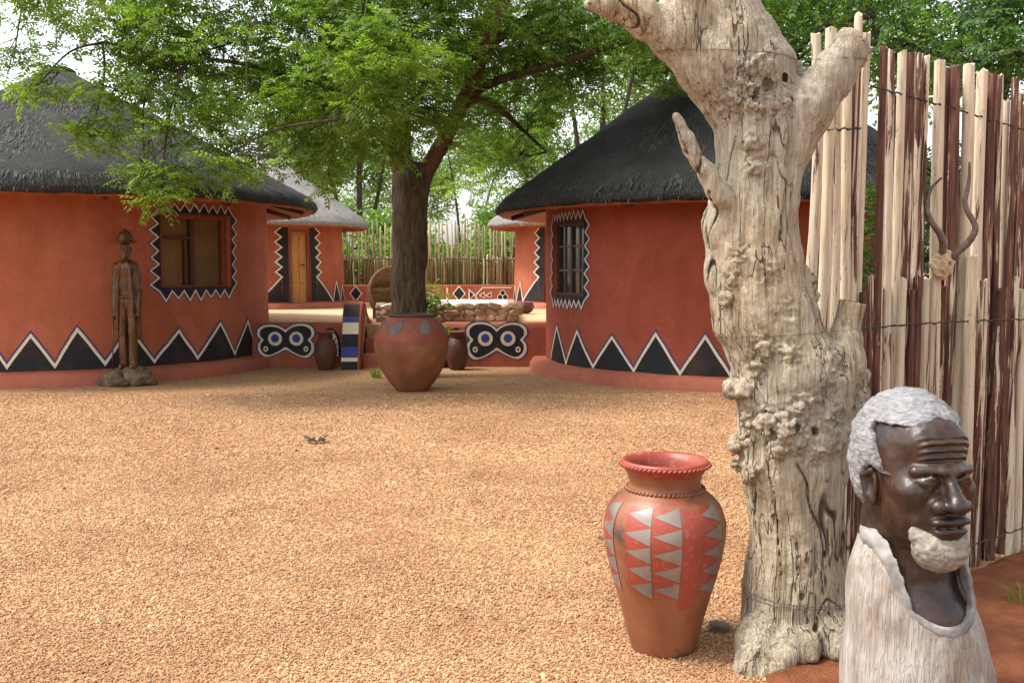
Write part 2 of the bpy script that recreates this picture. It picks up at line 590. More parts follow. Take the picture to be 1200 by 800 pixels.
g = MB()
n = 60
xs = np.concatenate([np.linspace(-160, -14, 8), np.linspace(-12, 12, 49), np.linspace(14, 160, 8)])
ys = np.concatenate([np.linspace(-40, -2, 4), np.linspace(0, 16, 33), np.linspace(18, 300, 10)])
V = []
for y in ys:
    for x in xs:
        z = .012 * mnoise.noise(Vector((x * .8, y * .8, 0))) if (-11 < x < 11 and 1 < y < 15) else 0
        V.append((x, y, z))
nx = len(xs)
F = [(j * nx + i, j * nx + i + 1, (j + 1) * nx + i + 1, (j + 1) * nx + i) for j in range(len(ys) - 1) for i in range(nx - 1)]
gr = mesh('ground', V, F, ground_material())
kind(gr, 'structure', 'tan gravel courtyard ground')

MAT['soil'] = simple('red_soil', (.145, .048, .022), (.25, .092, .042), 11, .95, .8, .03, (1, 1, 1), 7, 1.4, .4, .1, fine=70)
V, F = [], []
rows = np.linspace(2.0, 9.5, 90)
xe = np.interp(rows, [p[1] for p in SOIL_EDGE], [p[0] for p in SOIL_EDGE])
for j, y in enumerate(rows):
    e = xe[j] + .05 * mnoise.noise(Vector((0, y * 5, 3))) + .03 * mnoise.noise(Vector((0, y * 17, 3)))
    for i in range(40):
        f = i / 39
        x = e + f * f * 6.5
        V.append((x, y, .006 + .035 * min(1, f * 9) + .016 * mnoise.noise(Vector((x * 3, y * 3, 5))) * min(1, f * 6)))
F = [(j * 40 + i, j * 40 + i + 1, (j + 1) * 40 + i + 1, (j + 1) * 40 + i) for j in range(89) for i in range(39)]
so = mesh('soil', V, F, MAT['soil'])
kind(so, 'structure', 'bare red soil along the foot of the log fence')

# loose gravel stones (geometry nodes: one irregular stone on many points)
def gravel():
    pts = []
    for (d0, d1, dens, sz) in ((2.6, 4.4, 13500, .0048), (4.4, 6.0, 9500, .0054), (6.0, 8.2, 5000, .0066), (8.2, 12.5, 1700, .0088)):
        wmax = d1 * .56 + .5
        n = int(dens * (d1 - d0) * 2 * wmax)
        x = RNG.uniform(-wmax, wmax, n); y = RNG.uniform(d0, d1, n)
        keep_ = (np.abs(x) < y * .56 + .45) & (~in_soil(x - .04 * RNG.random(n), y))
        # plinths of the two near huts
        for cx, cy, rr in ((-7.45, 16.5, 3.5), (3.43, 15.73, 3.13)):
            keep_ &= (x - cx) ** 2 + (y - cy) ** 2 > rr * rr
        x, y = x[keep_], y[keep_]
        pts.append(np.stack([x, y, RNG.uniform(-.002, .006, len(x)), sz * RNG.uniform(.55, 1.35, len(x)) * np.where(RNG.random(len(x)) < .03, 1.75, 1)], 1))
    P = np.concatenate(pts)
    z = np.array([.012 * mnoise.noise(Vector((a * .8, b_ * .8, 0))) for a, b_ in P[:, :2]])
    me = bpy.data.meshes.new('gravel')
    me.vertices.add(len(P))
    co = np.stack([P[:, 0], P[:, 1], P[:, 2] + z], 1).astype(np.float32)
    me.vertices.foreach_set('co', co.ravel())
    a = me.attributes.new('size', 'FLOAT', 'POINT'); a.data.foreach_set('value', P[:, 3].astype(np.float32))
    o = bpy.data.objects.new('gravel', me); COL.objects.link(o)
    ng = bpy.data.node_groups.new('gravel_scatter', 'GeometryNodeTree')
    ng.interface.new_socket('Geometry', in_out='INPUT', socket_type='NodeSocketGeometry')
    ng.interface.new_socket('Geometry', in_out='OUTPUT', socket_type='NodeSocketGeometry')
    A = ng.nodes.new
    gi, go = A('NodeGroupInput'), A('NodeGroupOutput')
    ico = A('GeometryNodeMeshIcoSphere'); ico.inputs['Radius'].default_value = 1; ico.inputs['Subdivisions'].default_value = 1
    sp = A('GeometryNodeSetPosition')
    rv0 = A('FunctionNodeRandomValue'); rv0.data_type = 'FLOAT_VECTOR'
    rv0.inputs['Min'].default_value = (-.3, -.3, -.3); rv0.inputs['Max'].default_value = (.3, .3, .3)
    sm = A('GeometryNodeSetMaterial'); sm.inputs['Material'].default_value = MAT['pebble']
    ip = A('GeometryNodeInstanceOnPoints')
    rr = A('FunctionNodeRandomValue'); rr.data_type = 'FLOAT_VECTOR'
    rr.inputs['Min'].default_value = (-.7, -.7, 0); rr.inputs['Max'].default_value = (.7, .7, 6.28)
    rs = A('FunctionNodeRandomValue'); rs.data_type = 'FLOAT_VECTOR'
    rs.inputs['Min'].default_value = (.8, .6, .5); rs.inputs['Max'].default_value = (1.5, 1.1, .9)
    na = A('GeometryNodeInputNamedAttribute'); na.inputs['Name'].default_value = 'size'
    vm = A('ShaderNodeVectorMath'); vm.operation = 'SCALE'
    l = ng.links.new
    l(ico.outputs[0], sp.inputs['Geometry']); l(rv0.outputs[0], sp.inputs['Offset'])
    l(sp.outputs[0], sm.inputs['Geometry'])
    l(gi.outputs[0], ip.inputs['Points']); l(sm.outputs[0], ip.inputs['Instance'])
    l(rr.outputs[0], ip.inputs['Rotation'])
    l(rs.outputs[0], vm.inputs[0]); l(na.outputs[0], vm.inputs['Scale']); l(vm.outputs[0], ip.inputs['Scale'])
    l(ip.outputs[0], go.inputs[0])
    md = o.modifiers.new('scatter', 'NODES'); md.node_group = ng
    me.materials.append(MAT['pebble'])
    kind(o, 'stuff', 'loose tan gravel covering the courtyard'); o['category'] = 'gravel'
MAT['pebble'] = pebble_material()
gravel()

# ================================================================ ROUND HUTS
class Hut:
    def __init__(s, cx, cy, R, zb, seed, taper=0.0):
        s.cx, s.cy, s.R, s.zb, s.seed, s.taper = cx, cy, R, zb, seed, taper
    def r(s, th, z):
        return s.R * (1 - s.taper * (z - s.zb)) + .022 * mnoise.noise(Vector((math.cos(th) * s.R * .9 + s.seed, math.sin(th) * s.R * .9, z * .9)))
    def p(s, th, z, off=0.0):
        r = s.r(th, z) + off
        return Vector((s.cx + r * math.cos(th), s.cy + r * math.sin(th), z))
    def theta(s, px, py=400):
        q = at(px, py, 1.0); d = Vector((q.x, q.y)).normalized()
        c = Vector((s.cx, s.cy)); b_ = d.dot(c); disc = b_ * b_ - (c.dot(c) - s.R ** 2)
        tt = b_ - math.sqrt(max(disc, 0))
        h = d * tt - c
        return math.atan2(h.y, h.x)
    def depth(s, px):
        th = s.theta(px); return s.cy + s.R * math.sin(th)
    def uz(s, px, py):
        """photo pixel on the wall -> (arc length, height)"""
        th = s.theta(px, py); d = s.cy + s.R * math.sin(th)
        return th * s.R, at(px, py, d).z
    # --- painted shapes in (u, z), laid on the wall surface
    def pt(s, u, z, off): return s.p(u / s.R, z, off)
    def tri(s, mb, a, b_, c, off, n=4):
        idx, V, F = {}, [], []
        for i in range(n + 1):
            for j in range(n + 1 - i):
                k = n - i - j
                u = (a[0] * i + b_[0] * j + c[0] * k) / n; z = (a[1] * i + b_[1] * j + c[1] * k) / n
                idx[i, j] = len(V); V.append(s.pt(u, z, off))
        for i in range(n):
            for j in range(n - i):
                F.append((idx[i, j], idx[i + 1, j], idx[i, j + 1]))
                if j < n - i - 1: F.append((idx[i + 1, j], idx[i + 1, j + 1], idx[i, j + 1]))
        mb.add(V, F)
    def stroke(s, mb, pts, w, off, step=.07):
        P = [Vector((a, b_)) for a, b_ in pts]
        V, F = [], []
        nrm = []
        for i in range(len(P)):
            d1 = (P[i] - P[i - 1]).normalized() if i else (P[1] - P[0]).normalized()
            d2 = (P[i + 1] - P[i]).normalized() if i < len(P) - 1 else d1
            n1, n2 = Vector((-d1.y, d1.x)), Vector((-d2.y, d2.x))
            mtr = (n1 + n2)
            mtr = mtr.normalized() if mtr.length > 1e-4 else n1
            nrm.append(mtr * min(1 / max(.3, mtr.dot(n1)), 2.4))
        for i in range(len(P) - 1):
            k = max(1, int((P[i + 1] - P[i]).length / step))
            b0 = len(V)
            for j in range(k + 1):
                f = j / k
                c = P[i].lerp(P[i + 1], f); nn = nrm[i].lerp(nrm[i + 1], f) * (w / 2)
                wv = 1 + .14 * mnoise.noise(Vector((c.x * 9, c.y * 9, s.seed)))
                for sg in (-1, 1):
                    q = c + nn * sg * wv + Vector((mnoise.noise(Vector((c.x * 4, c.y * 4, s.seed + 7))), mnoise.noise(Vector((c.x * 4, c.y * 4, s.seed + 19))))) * w * .28
                    V.append(s.pt(q.x, q.y, off))
            for j in range(k):
                F.append((b0 + 2 * j, b0 + 2 * j + 1, b0 + 2 * j + 3, b0 + 2 * j + 2))
        mb.add(V, F)
    def quad(s, mb, u0, u1, z0, z1, off, n=4):
        for i in range(n):
            a, b_ = u0 + (u1 - u0) * i / n, u0 + (u1 - u0) * (i + 1) / n
            for j in range(4):
                c, d = z0 + (z1 - z0) * j / 4, z0 + (z1 - z0) * (j + 1) / 4
                mb.add([s.pt(a, c, off), s.pt(b_, c, off), s.pt(b_, d, off), s.pt(a, d, off)], [(0, 1, 2, 3)])

def hut_wall(h, zt, windows, mat_, root, reveal=.22, zseg=22):
    """cylinder wall with real openings; windows: list of (u0,u1,z0,z1)"""
    th = set(np.linspace(-math.pi, math.pi, 161)[:-1])
    zz = set(np.linspace(h.zb - .05, zt, zseg))
    for (u0, u1, z0, z1) in windows:
        for u in np.linspace(u0, u1, 7): th.add(u / h.R)
        zz.add(z0); zz.add(z1)
    th = sorted(th); zz = sorted(zz)
    V, F = [], []
    for z in zz:
        for a in th: V.append(h.p(a, z))
    n = len(th)
    for j in range(len(zz) - 1):
        zm = (zz[j] + zz[j + 1]) / 2
        for i in range(n):
            a, b_ = th[i], th[(i + 1) % n]
            am = ((a + b_) / 2 if i < n - 1 else math.pi) * h.R
            if any(u0 < am < u1 and z0 < zm < z1 for (u0, u1, z0, z1) in windows): continue
            F.append((j * n + i, j * n + (i + 1) % n, (j + 1) * n + (i + 1) % n, (j + 1) * n + i))
    mb = MB().add(V, F)
    for (u0, u1, z0, z1) in windows:
        us = np.linspace(u0, u1, 7); zs = [z for z in zz if z0 - 1e-6 <= z <= z1 + 1e-6]
        for z in (z0, z1):
            for i in range(6):
                mb.add([h.pt(us[i], z, 0), h.pt(us[i + 1], z, 0), h.pt(us[i + 1], z, -reveal), h.pt(us[i], z, -reveal)], [(0, 1, 2, 3)])
        for u in (u0, u1):
            for j in range(len(zs) - 1):
                mb.add([h.pt(u, zs[j], 0), h.pt(u, zs[j + 1], 0), h.pt(u, zs[j + 1], -reveal), h.pt(u, zs[j], -reveal)], [(0, 1, 2, 3)])
    o = mb.build('wall', mat_, None, True)
    o.data.set_sharp_from_angle(angle=RAD(50))
    return keep(o, root)

def hut_plinth(h, out, top, mat_, root, zb=None):
    zb = h.zb if zb is None else zb
    n = 160
    prof = [(out + .02, -.03), (out, top * .6), (out - .05, top), (-.05, top + .015)]
    V, F = [], []
    for (o_, z) in prof:
        for k in range(n):
            a = 2 * math.pi * k / n
            wv = .022 * mnoise.noise(Vector((math.cos(a) * 4, math.sin(a) * 4, h.seed + z)))
            r = h.R + o_ + wv
            V.append((h.cx + r * math.cos(a), h.cy + r * math.sin(a), zb + z + (.012 * mnoise.noise(Vector((math.cos(a) * 6, math.sin(a) * 6, h.seed))) if z > 0 else 0)))
    for i in range(3):
        for k in range(n):
            F.append((i * n + k, i * n + (k + 1) % n, (i + 1) * n + (k + 1) % n, (i + 1) * n + k))
    return keep(mesh('plinth', V, F, mat_), root)

def hut_roof(h, Re, ze, za, mat_, straw, root, nstraw, thick=.2, power=1.0, cap=True):
    n = 144
    prof = [(h.R - .12, ze + .26), (Re - .10, ze + .035), (Re - .03, ze), (Re + .005, ze + .055), (Re - .03, ze + thick * .8), (Re - .12, ze + thick + .06)]
    sl0 = prof[-1]
    K = 22
    for i in range(1, K + 1):
        f = i / K
        prof.append((sl0[0] * (1 - f) + .04, sl0[1] + (za - sl0[1]) * (1 - (1 - f) ** power)))
    V, F = [], []
    def rp(i, a):
        r, z = prof[i]
        d = 0
        if i > 1:
            q = Vector((math.cos(a) * r * 1.0, math.sin(a) * r, z * 1.2 + h.seed))
            d = .035 * mnoise.noise(q * 1.1) + .022 * mnoise.noise(q * 4.5)
            if i < 6: d += .025 * mnoise.noise(Vector((math.cos(a) * 30, math.sin(a) * 30, h.seed)))
        return Vector((h.cx + (r + d * .5) * math.cos(a), h.cy + (r + d * .5) * math.sin(a), z + d * (1 if i > 3 else .6)))
    for i in range(len(prof)):
        for k in range(n): V.append(rp(i, 2 * math.pi * k / n))
    for i in range(len(prof) - 1):
        for k in range(n):
            F.append((i * n + k, i * n + (k + 1) % n, (i + 1) * n + (k + 1) % n, (i + 1) * n + k))
    F.append(tuple(range((len(prof) - 1) * n, len(prof) * n)))
    roof = keep(mesh('roof', V, F, mat_), root)
    # thatch stalks: on the slope and hanging at the edge
    sv, sf = [], []
    ns = nstraw
    slope = math.atan2(za - sl0[1], sl0[0])
    for k in range(ns):
        a = random.uniform(0, 2 * math.pi)
        f = 1 - math.sqrt(random.random())
        edge = k < ns * .16
        r = sl0[0] * (1 - f) + .04; z = sl0[1] + (za - sl0[1]) * (1 - (1 - f) ** power)
        L_ = random.uniform(.08, .22); w = random.uniform(.0035, .0075)
        dv = Vector((math.cos(a), math.sin(a), 0)); tg = Vector((-math.sin(a), math.cos(a), 0))
        if edge:
            r = Re - random.uniform(0, .10); z = ze + random.uniform(.03, thick)
            dn = (dv * random.uniform(.1, .6) + tg * random.uniform(-.3, .3) + Vector((0, 0, -1))).normalized(); L_ = random.uniform(.02, .075)
            p0 = Vector((h.cx, h.cy, z)) + dv * (r + .02)
        else:
            dn = (dv * math.cos(slope) + Vector((0, 0, -math.sin(slope))) + tg * random.gauss(0, .12)).normalized()
            up = dv * math.sin(slope) + Vector((0, 0, math.cos(slope)))
            p0 = Vector((h.cx, h.cy, z)) + dv * r + up * random.uniform(-.006, .012)
            dn = (dn + up * random.uniform(-.02, .04)).normalized()
        p1 = p0 + dn * L_
        b0 = len(sv)
        sv += [p0 - tg * w, p0 + tg * w, p1 + tg * w * .5, p1 - tg * w * .5]
        sf.append((b0, b0 + 1, b0 + 2, b0 + 3))
    st = mesh_np('thatch_stalks', np.array([tuple(v) for v in sv]), np.array(sf), straw, None, False)
    kind(st, 'stuff')
    st.parent = roof
    # red lining under the eave
    V, F = [], []
    for (r, z) in ((h.R - .1, ze + .215), (Re - .16, ze - .012), (Re - .10, ze - .03), (Re - .06, ze + .02)):
        for k in range(96):
            a = 2 * math.pi * k / 96
            V.append((h.cx + r * math.cos(a), h.cy + r * math.sin(a), z + .012 * mnoise.noise(Vector((math.cos(a) * 9, math.sin(a) * 9, r)))))
    for i in range(3):
        for k in range(96):
            F.append((i * 96 + k, i * 96 + (k + 1) % 96, (i + 1) * 96 + (k + 1) % 96, (i + 1) * 96 + k))
    keep(mesh('eave_lining', V, F, MAT['eave']), root)
    if cap:
        mb = MB().lathe([(.24, za - .13), (.22, za - .04), (.15, za + .01), (.05, za + .035), (.01, za + .035)], 24, (h.cx, h.cy, 0), .1, h.seed)
        c = mb.build('roof_cap', MAT['thatch_dark'], None, True)
        c.parent = roof
    return roof

def rafters(h, Re, ze, root, n, m):
    mb = MB(); d = Vector((1, 0, 0))
    mb.tube([(h.R - .05, 0, ze + .16), (Re - .22, 0, ze - .03)], [.045, .04], 8)
    first = None
    for k in range(n):
        a = 2 * math.pi * (k + .3 * random.random()) / n
        if first is None:
            o = mb.build('rafter', m, None, True); first = o
        else:
            o = first.copy(); COL.objects.link(o)
        o.location = (h.cx - root.location.x, h.cy - root.location.y, -root.location.z)
        o.rotation_euler = (0, 0, a); o.parent = root

def paint_obj(mb, name, m, root):
    return keep(mb.build(name, m, None, True), root)

def zigzag(h, root, peaks, zb, zv, zp, cream='cream', edge='navy', w=.045, fillbelow=True):
    """peaks: list of u for alternating valley, peak, valley, ... ; black triangles with cream and blue edging"""
    bk, cr, bl = MB(), MB(), MB()
    line = []
    for i, u in enumerate(peaks):
        line.append((u, zv if i % 2 == 0 else zp + .045 * math.sin(i * 7.3)))
    for i in range(1, len(line) - 1, 2):
        a, p_, b_ = line[i - 1], line[i], line[i + 1]
        h.tri(bk, (a[0], zv), p_, (b_[0], zv), .004, 6)
    h.quad(bk, line[0][0], line[-1][0], zb, zv + .002, .004, 40)
    h.stroke(bl, [(u, z + .035) for u, z in line], w * 1.25, .007)
    h.stroke(cr, line, w, .010)
    paint_obj(bk, 'painted_triangles', MAT['black'], root)
    paint_obj(bl, 'painted_outline', MAT[edge], root)
    paint_obj(cr, 'painted_line', MAT[cream], root)

def window_border(h, root, u0, u1, z0, z1, band, tooth, nt_, nb, nl, nr, w=.022):
    """black frame with saw-tooth edge round an opening"""
    bk, cr, bl = MB(), MB(), MB()
    U0, U1, Z0, Z1 = u0 - band, u1 + band, z0 - band * 1.25, z1 + band
    h.quad(bk, U0, u0, Z0, Z1, .004, 2); h.quad(bk, u1, U1, Z0, Z1, .004, 2)
    h.quad(bk, u0, u1, Z0, z0, .004, 6); h.quad(bk, u0, u1, z1, Z1, .004, 6)
    line = []
    for i in range(nt_):
        a, b_ = U0 + (U1 - U0) * i / nt_, U0 + (U1 - U0) * (i + 1) / nt_
        p_ = ((a + b_) / 2, Z1 + tooth * random.uniform(.85, 1.15)); h.tri(bk, (a, Z1), p_, (b_, Z1), .004, 2); line += [(a, Z1), p_]
    for i in range(nr):
        a, b_ = Z1 + (Z0 - Z1) * i / nr, Z1 + (Z0 - Z1) * (i + 1) / nr
        p_ = (U1 + tooth * random.uniform(.85, 1.15), (a + b_) / 2); h.tri(bk, (U1, a), p_, (U1, b_), .004, 2); line += [(U1, a), p_]
    for i in range(nb):
        a, b_ = U1 + (U0 - U1) * i / nb, U1 + (U0 - U1) * (i + 1) / nb
        p_ = ((a + b_) / 2, Z0 - tooth * random.uniform(.9, 1.3)); h.tri(bk, (a, Z0), p_, (b_, Z0), .004, 2); line += [(a, Z0), p_]
    for i in range(nl):
        a, b_ = Z0 + (Z1 - Z0) * i / nl, Z0 + (Z1 - Z0) * (i + 1) / nl
        p_ = (U0 - tooth * random.uniform(.85, 1.15), (a + b_) / 2); h.tri(bk, (U0, a), p_, (U0, b_), .004, 2); line += [(U0, a), p_]
    line.append(line[0])
    h.stroke(bl, line, w * 2.3, .0065)
    h.stroke(cr, line, w, .0095)
    paint_obj(bk, 'painted_border', MAT['black'], root)
    paint_obj(bl, 'painted_outline', MAT['navy'], root)
    paint_obj(cr, 'painted_line', MAT['cream'], root)

def chord_frame(h, u0, u1, inset):
    """local frame on the chord of an opening: returns matrix, width"""
    a = h.pt(u0, 0, -inset); b_ = h.pt(u1, 0, -inset)
    a.z = b_.z = 0
    x = (b_ - a).normalized(); y = Vector((-x.y, x.x, 0))     # y points into the hut
    M_ = Matrix(((x.x, y.x, 0, a.x), (x.y, y.y, 0, a.y), (0, 0, 1, 0), (0, 0, 0, 1)))
    return M_, (b_ - a).length

def sub(o, parent, root):
    o.parent = parent            # the parent part already sits at the world origin
    return o

def glass_mat():
    m, t, N, L, b = nodes('window_glass')
    b.inputs['Base Color'].default_value = (.02, .022, .02, 1)
    b.inputs['Roughness'].default_value = .06
    b.inputs['Specular IOR Level'].default_value = .6
    b.inputs['Alpha'].default_value = 1
    L.new(_bump(t, _noise(t, _coord(t, 'Object'), 2.2, 2), .06, .03), b.inputs['Normal'])
    return m
MAT['glass'] = glass_mat()

# ---- left hut
HL = Hut(-7.45, 16.5, 3.25, 0.0, 3.1)
rootL = empty('round_hut', (HL.cx, HL.cy, 0), 'large red round hut with weathered grey thatch behind the standing carved man', 'hut')
u0, z1 = HL.uz(187, 249); u1, z0 = HL.uz(271, 336)
WL = (u0, u1, z0, z1)
hut_wall(HL, 2.86, [WL], MAT['plaster'], rootL)
hut_plinth(HL, .27, .17, MAT['plinth'], rootL)
hut_roof(HL, 4.12, 2.58, 4.90, MAT['thatch_near'], MAT['straw_near'], rootL, 22000, .16)
rafters(HL, 4.12, 2.58, rootL, 11, MAT['wood_dark'])
# peaks at 37, 92, 152, 211, 259, 291; valleys between
us = [HL.theta(p_, 425) * HL.R for p_ in (8, 37, 64, 92, 123, 152, 181, 211, 231, 259, 275, 291, 301)]
step = us[4] - us[2]
left = []
u = us[0]
for i in range(1, 12):
    left.append(u - step / 2 * i)
zz_u = list(reversed(left[:10])) + us
zigzag(HL, rootL, zz_u, HL.uz(100, 433)[1], HL.uz(100, 430)[1] + .03, HL.uz(93, 388)[1], w=.038)
window_border(HL, rootL, u0, u1, z0, z1, .035, .115, 8, 7, 6, 6, .02)
M_, Wd = chord_frame(HL, u0, u1, .10)
mb = MB(); t_ = .07
mb.box(0, Wd, -.03, .05, z0, z0 + t_ * .5, M_).box(0, Wd, -.03, .05, z1 - t_, z1, M_).box(0, t_, -.028, .052, z0 + t_ * .5, z1 - t_, M_).box(Wd - t_, Wd, -.028, .052, z0 + t_ * .5, z1 - t_, M_)
win = bevel(keep(mb.build('window', MAT['wood_red']), rootL), .012)
sub(bevel(MB().box(Wd * .47, Wd * .53, .0, .06, z0 + t_ * .5, z1 - t_, M_).build('mullion', MAT['wood_dark']), .006), win, rootL)
sub(bevel(MB().box(t_, Wd * .47, .004, .05, z1 - .37, z1 - .33, M_).build('transom', MAT['wood_dark']), .006), win, rootL)
sub(MB().box(Wd * .385, Wd * .41, .012, .055, z0 + .04, z1 - .375, M_).build('glazing_bar', MAT['wood_dark']), win, rootL)
for a, b_ in ((t_, Wd * .47), (Wd * .53, Wd - t_)):
    sub(MB().box(a, b_, .066, .085, z0 + .03, z1 - .06, M_).build('blind', MAT['blind']), win, rootL)

# ---- right hut
HR = Hut(3.43, 15.73, 2.88, 0.0, 8.4)
rootR = empty('round_hut', (HR.cx, HR.cy, 0), 'red round hut with tree shade coloured into wall and thatch behind the dead tree', 'hut')
u0, z1 = HR.uz(649, 262); u1, z0 = HR.uz(684, 349)
hut_wall(HR, 2.72, [(u0, u1, z0, z1)], MAT['plaster_shade'], rootR)
hut_plinth(HR, .25, .17, MAT['plinth'], rootR)
hut_roof(HR, 3.70, 2.45, 5.28, MAT['thatch_dark'], MAT['straw_shade'], rootR, 19000, .16, .93)
rafters(HR, 3.70, 2.45, rootR, 11, MAT['wood_dark'])
us = [HR.theta(p_, 425) * HR.R for p_ in (645, 653, 664, 677, 695, 717, 743, 768, 797, 826, 855)]
step = us[-1] - us[-3]
zz_u = us + [us[-1] + step / 2 * i for i in range(1, 11)]
zb = HR.uz(800, 440)[1]
zigzag(HR, rootR, zz_u, zb, zb + .03, HR.uz(768, 394)[1], w=.036)
window_border(HR, rootR, u0, u1, z0, z1, .035, .10, 9, 8, 6, 6, .02)
M_, Wd = chord_frame(HR, u0, u1, .06)
mb = MB(); t_ = .06
mb.box(0, Wd, -.03, .05, z0, z0 + t_, M_).box(0, Wd, -.03, .05, z1 - t_, z1, M_).box(0, t_, -.028, .052, z0 + t_, z1 - t_, M_).box(Wd - t_, Wd, -.028, .052, z0 + t_, z1 - t_, M_)
win = bevel(keep(mb.build('window', MAT['wood_dark']), rootR), .01)
sub(MB().box(Wd * .47, Wd * .53, -.02, .05, z0 + t_, z1 - t_, M_).build('mullion', MAT['wood_dark']), win, rootR)
for fz in (.36, .68):
    for a, b_ in ((t_, Wd * .47), (Wd * .53, Wd - t_)):
        zc = z0 + (z1 - z0) * fz
        sub(MB().box(a, b_, -.012, .04, zc - .018, zc + .018, M_).build('glazing_bar', MAT['wood_grey']), win, rootR)
for xx in (.25, .75):
    sub(MB().box(Wd * xx - .012, Wd * xx + .012, -.006, .036, z0 + t_, z1 - t_, M_).build('glazing_bar', MAT['wood_grey']), win, rootR)
for i in range(4):
    for j in range(3):
        xa = [t_, Wd * .25 + .012, Wd * .53, Wd * .75 + .012][i]; xb = [Wd * .25 - .012, Wd * .47, Wd * .75 - .012, Wd - t_][i]
        za_ = [z0 + t_, z0 + (z1 - z0) * .36 + .018, z0 + (z1 - z0) * .68 + .018][j]; zb_ = [z0 + (z1 - z0) * .36 - .018, z0 + (z1 - z0) * .68 - .018, z1 - t_][j]
        sub(MB().box(xa, xb, .012, .018, za_, zb_, M_).build('pane', MAT['glass']), win, rootR)

# ---- far huts on the terrace
FLOOR = .69
def far_hut(px, depth, label, seed, door_px, side):
    c = at(px, 400, depth)
    h = Hut(c.x, depth, 1.82, FLOOR, seed, .012)
    root = empty('round_hut', (h.cx, h.cy, FLOOR), label, 'hut')
    dz0, dz1 = FLOOR + .05, 2.52
    ud0, ud1 = h.theta(door_px[0]) * h.R, h.theta(door_px[1]) * h.R
    hut_wall(h, 2.75, [(ud0, ud1, dz0, dz1)], MAT['plaster'], root, .2, 14)
    hut_plinth(h, .42, .10, MAT['plinth'], root)
    hut_roof(h, 2.46, 2.6, 4.42, MAT['thatch_pale'], MAT['straw_pale'], root, 7000, .14, 1.0, True)
    zA, zB = FLOOR + .14, 2.56
    for sg, ue in ((-1, ud0), (1, ud1)):
        bw = .16
        bk, cr, bl = MB(), MB(), MB()
        line = []
        h.quad(bk, min(ue, ue + sg * bw), max(ue, ue + sg * bw), zA, zB, .004, 2)
        nt_ = 5; zt_ = zB; zl = FLOOR + .72
        for i in range(nt_):
            a, b_ = zt_ - (zt_ - zl) * i / nt_, zt_ - (zt_ - zl) * (i + 1) / nt_
            p_ = (ue + sg * (bw + .15), (a + b_) / 2)
            h.tri(bk, (ue + sg * bw, a), p_, (ue + sg * bw, b_), .004, 2)
            line += [(ue + sg * bw, a), p_]
        line.append((ue + sg * bw, zl))
        pos = ue + sg * bw
        for i in range(3):
            wd = (.56, .44, .40)[i]
            a = pos; b_ = pos + sg * wd
            top = (a + sg * wd * .42, zl - .02 - .10 * i)
            if i == 0: top = (a + sg * .02, zl)
            h.tri(bk, (a, zA), top, (b_, zA), .004, 4)
            line += [top, (b_, zA)] if i else [(b_, zA)]
            pos = b_
        h.stroke(bl, line, .06, .0065); h.stroke(cr, line, .036, .0095)
        paint_obj(bk, 'painted_border', MAT['black'], root); paint_obj(bl, 'painted_outline', MAT['navy'], root); paint_obj(cr, 'painted_line', MAT['cream'], root)
    M_, Wd = chord_frame(h, ud0, ud1, .10)
    fr = MB().box(0, .07, -.04, .06, dz0, dz1 - .07, M_).box(Wd - .07, Wd, -.04, .06, dz0, dz1 - .07, M_).box(0, Wd, -.042, .062, dz1 - .07, dz1, M_)
    d = keep(MB().box(.07, Wd - .07, 0, .045, dz0, dz1 - .07, M_).build('door', MAT['door']), root)
    sub(fr.build('frame', MAT['wood_red']), d, root)
    W2 = (Wd - .14)
    for i in range(2):
        for j, (a, b_) in enumerate(((.03, .28), (.31, .50), (.54, .74), (.77, .97))):
            x0 = .07 + W2 * (.07 + .47 * i); x1 = x0 + W2 * .39
            hh = dz1 - .07 - dz0
            sub(bevel(MB().box(x0, x1, -.014, .005, dz0 + hh * a, dz0 + hh * b_, M_).build('door_panel', MAT['door']), .012, 1), d, root)
    sub(MB().tube([M_ @ Vector((Wd - .13, -.05, FLOOR + 1.0)), M_ @ Vector((Wd - .22, -.05, FLOOR + 1.0))], .014, 6).build('handle', MAT['wire']), d, root)
    return h
HFL = far_hut(318, 24.5, 'small round hut with pale thatch and a honey wood panelled door', 12.2, (340, 366), 1)
HFR = far_hut(687, 24.5, 'small pale thatched round hut half hidden behind the dark right hut', 21.7, (637, 664), 1)

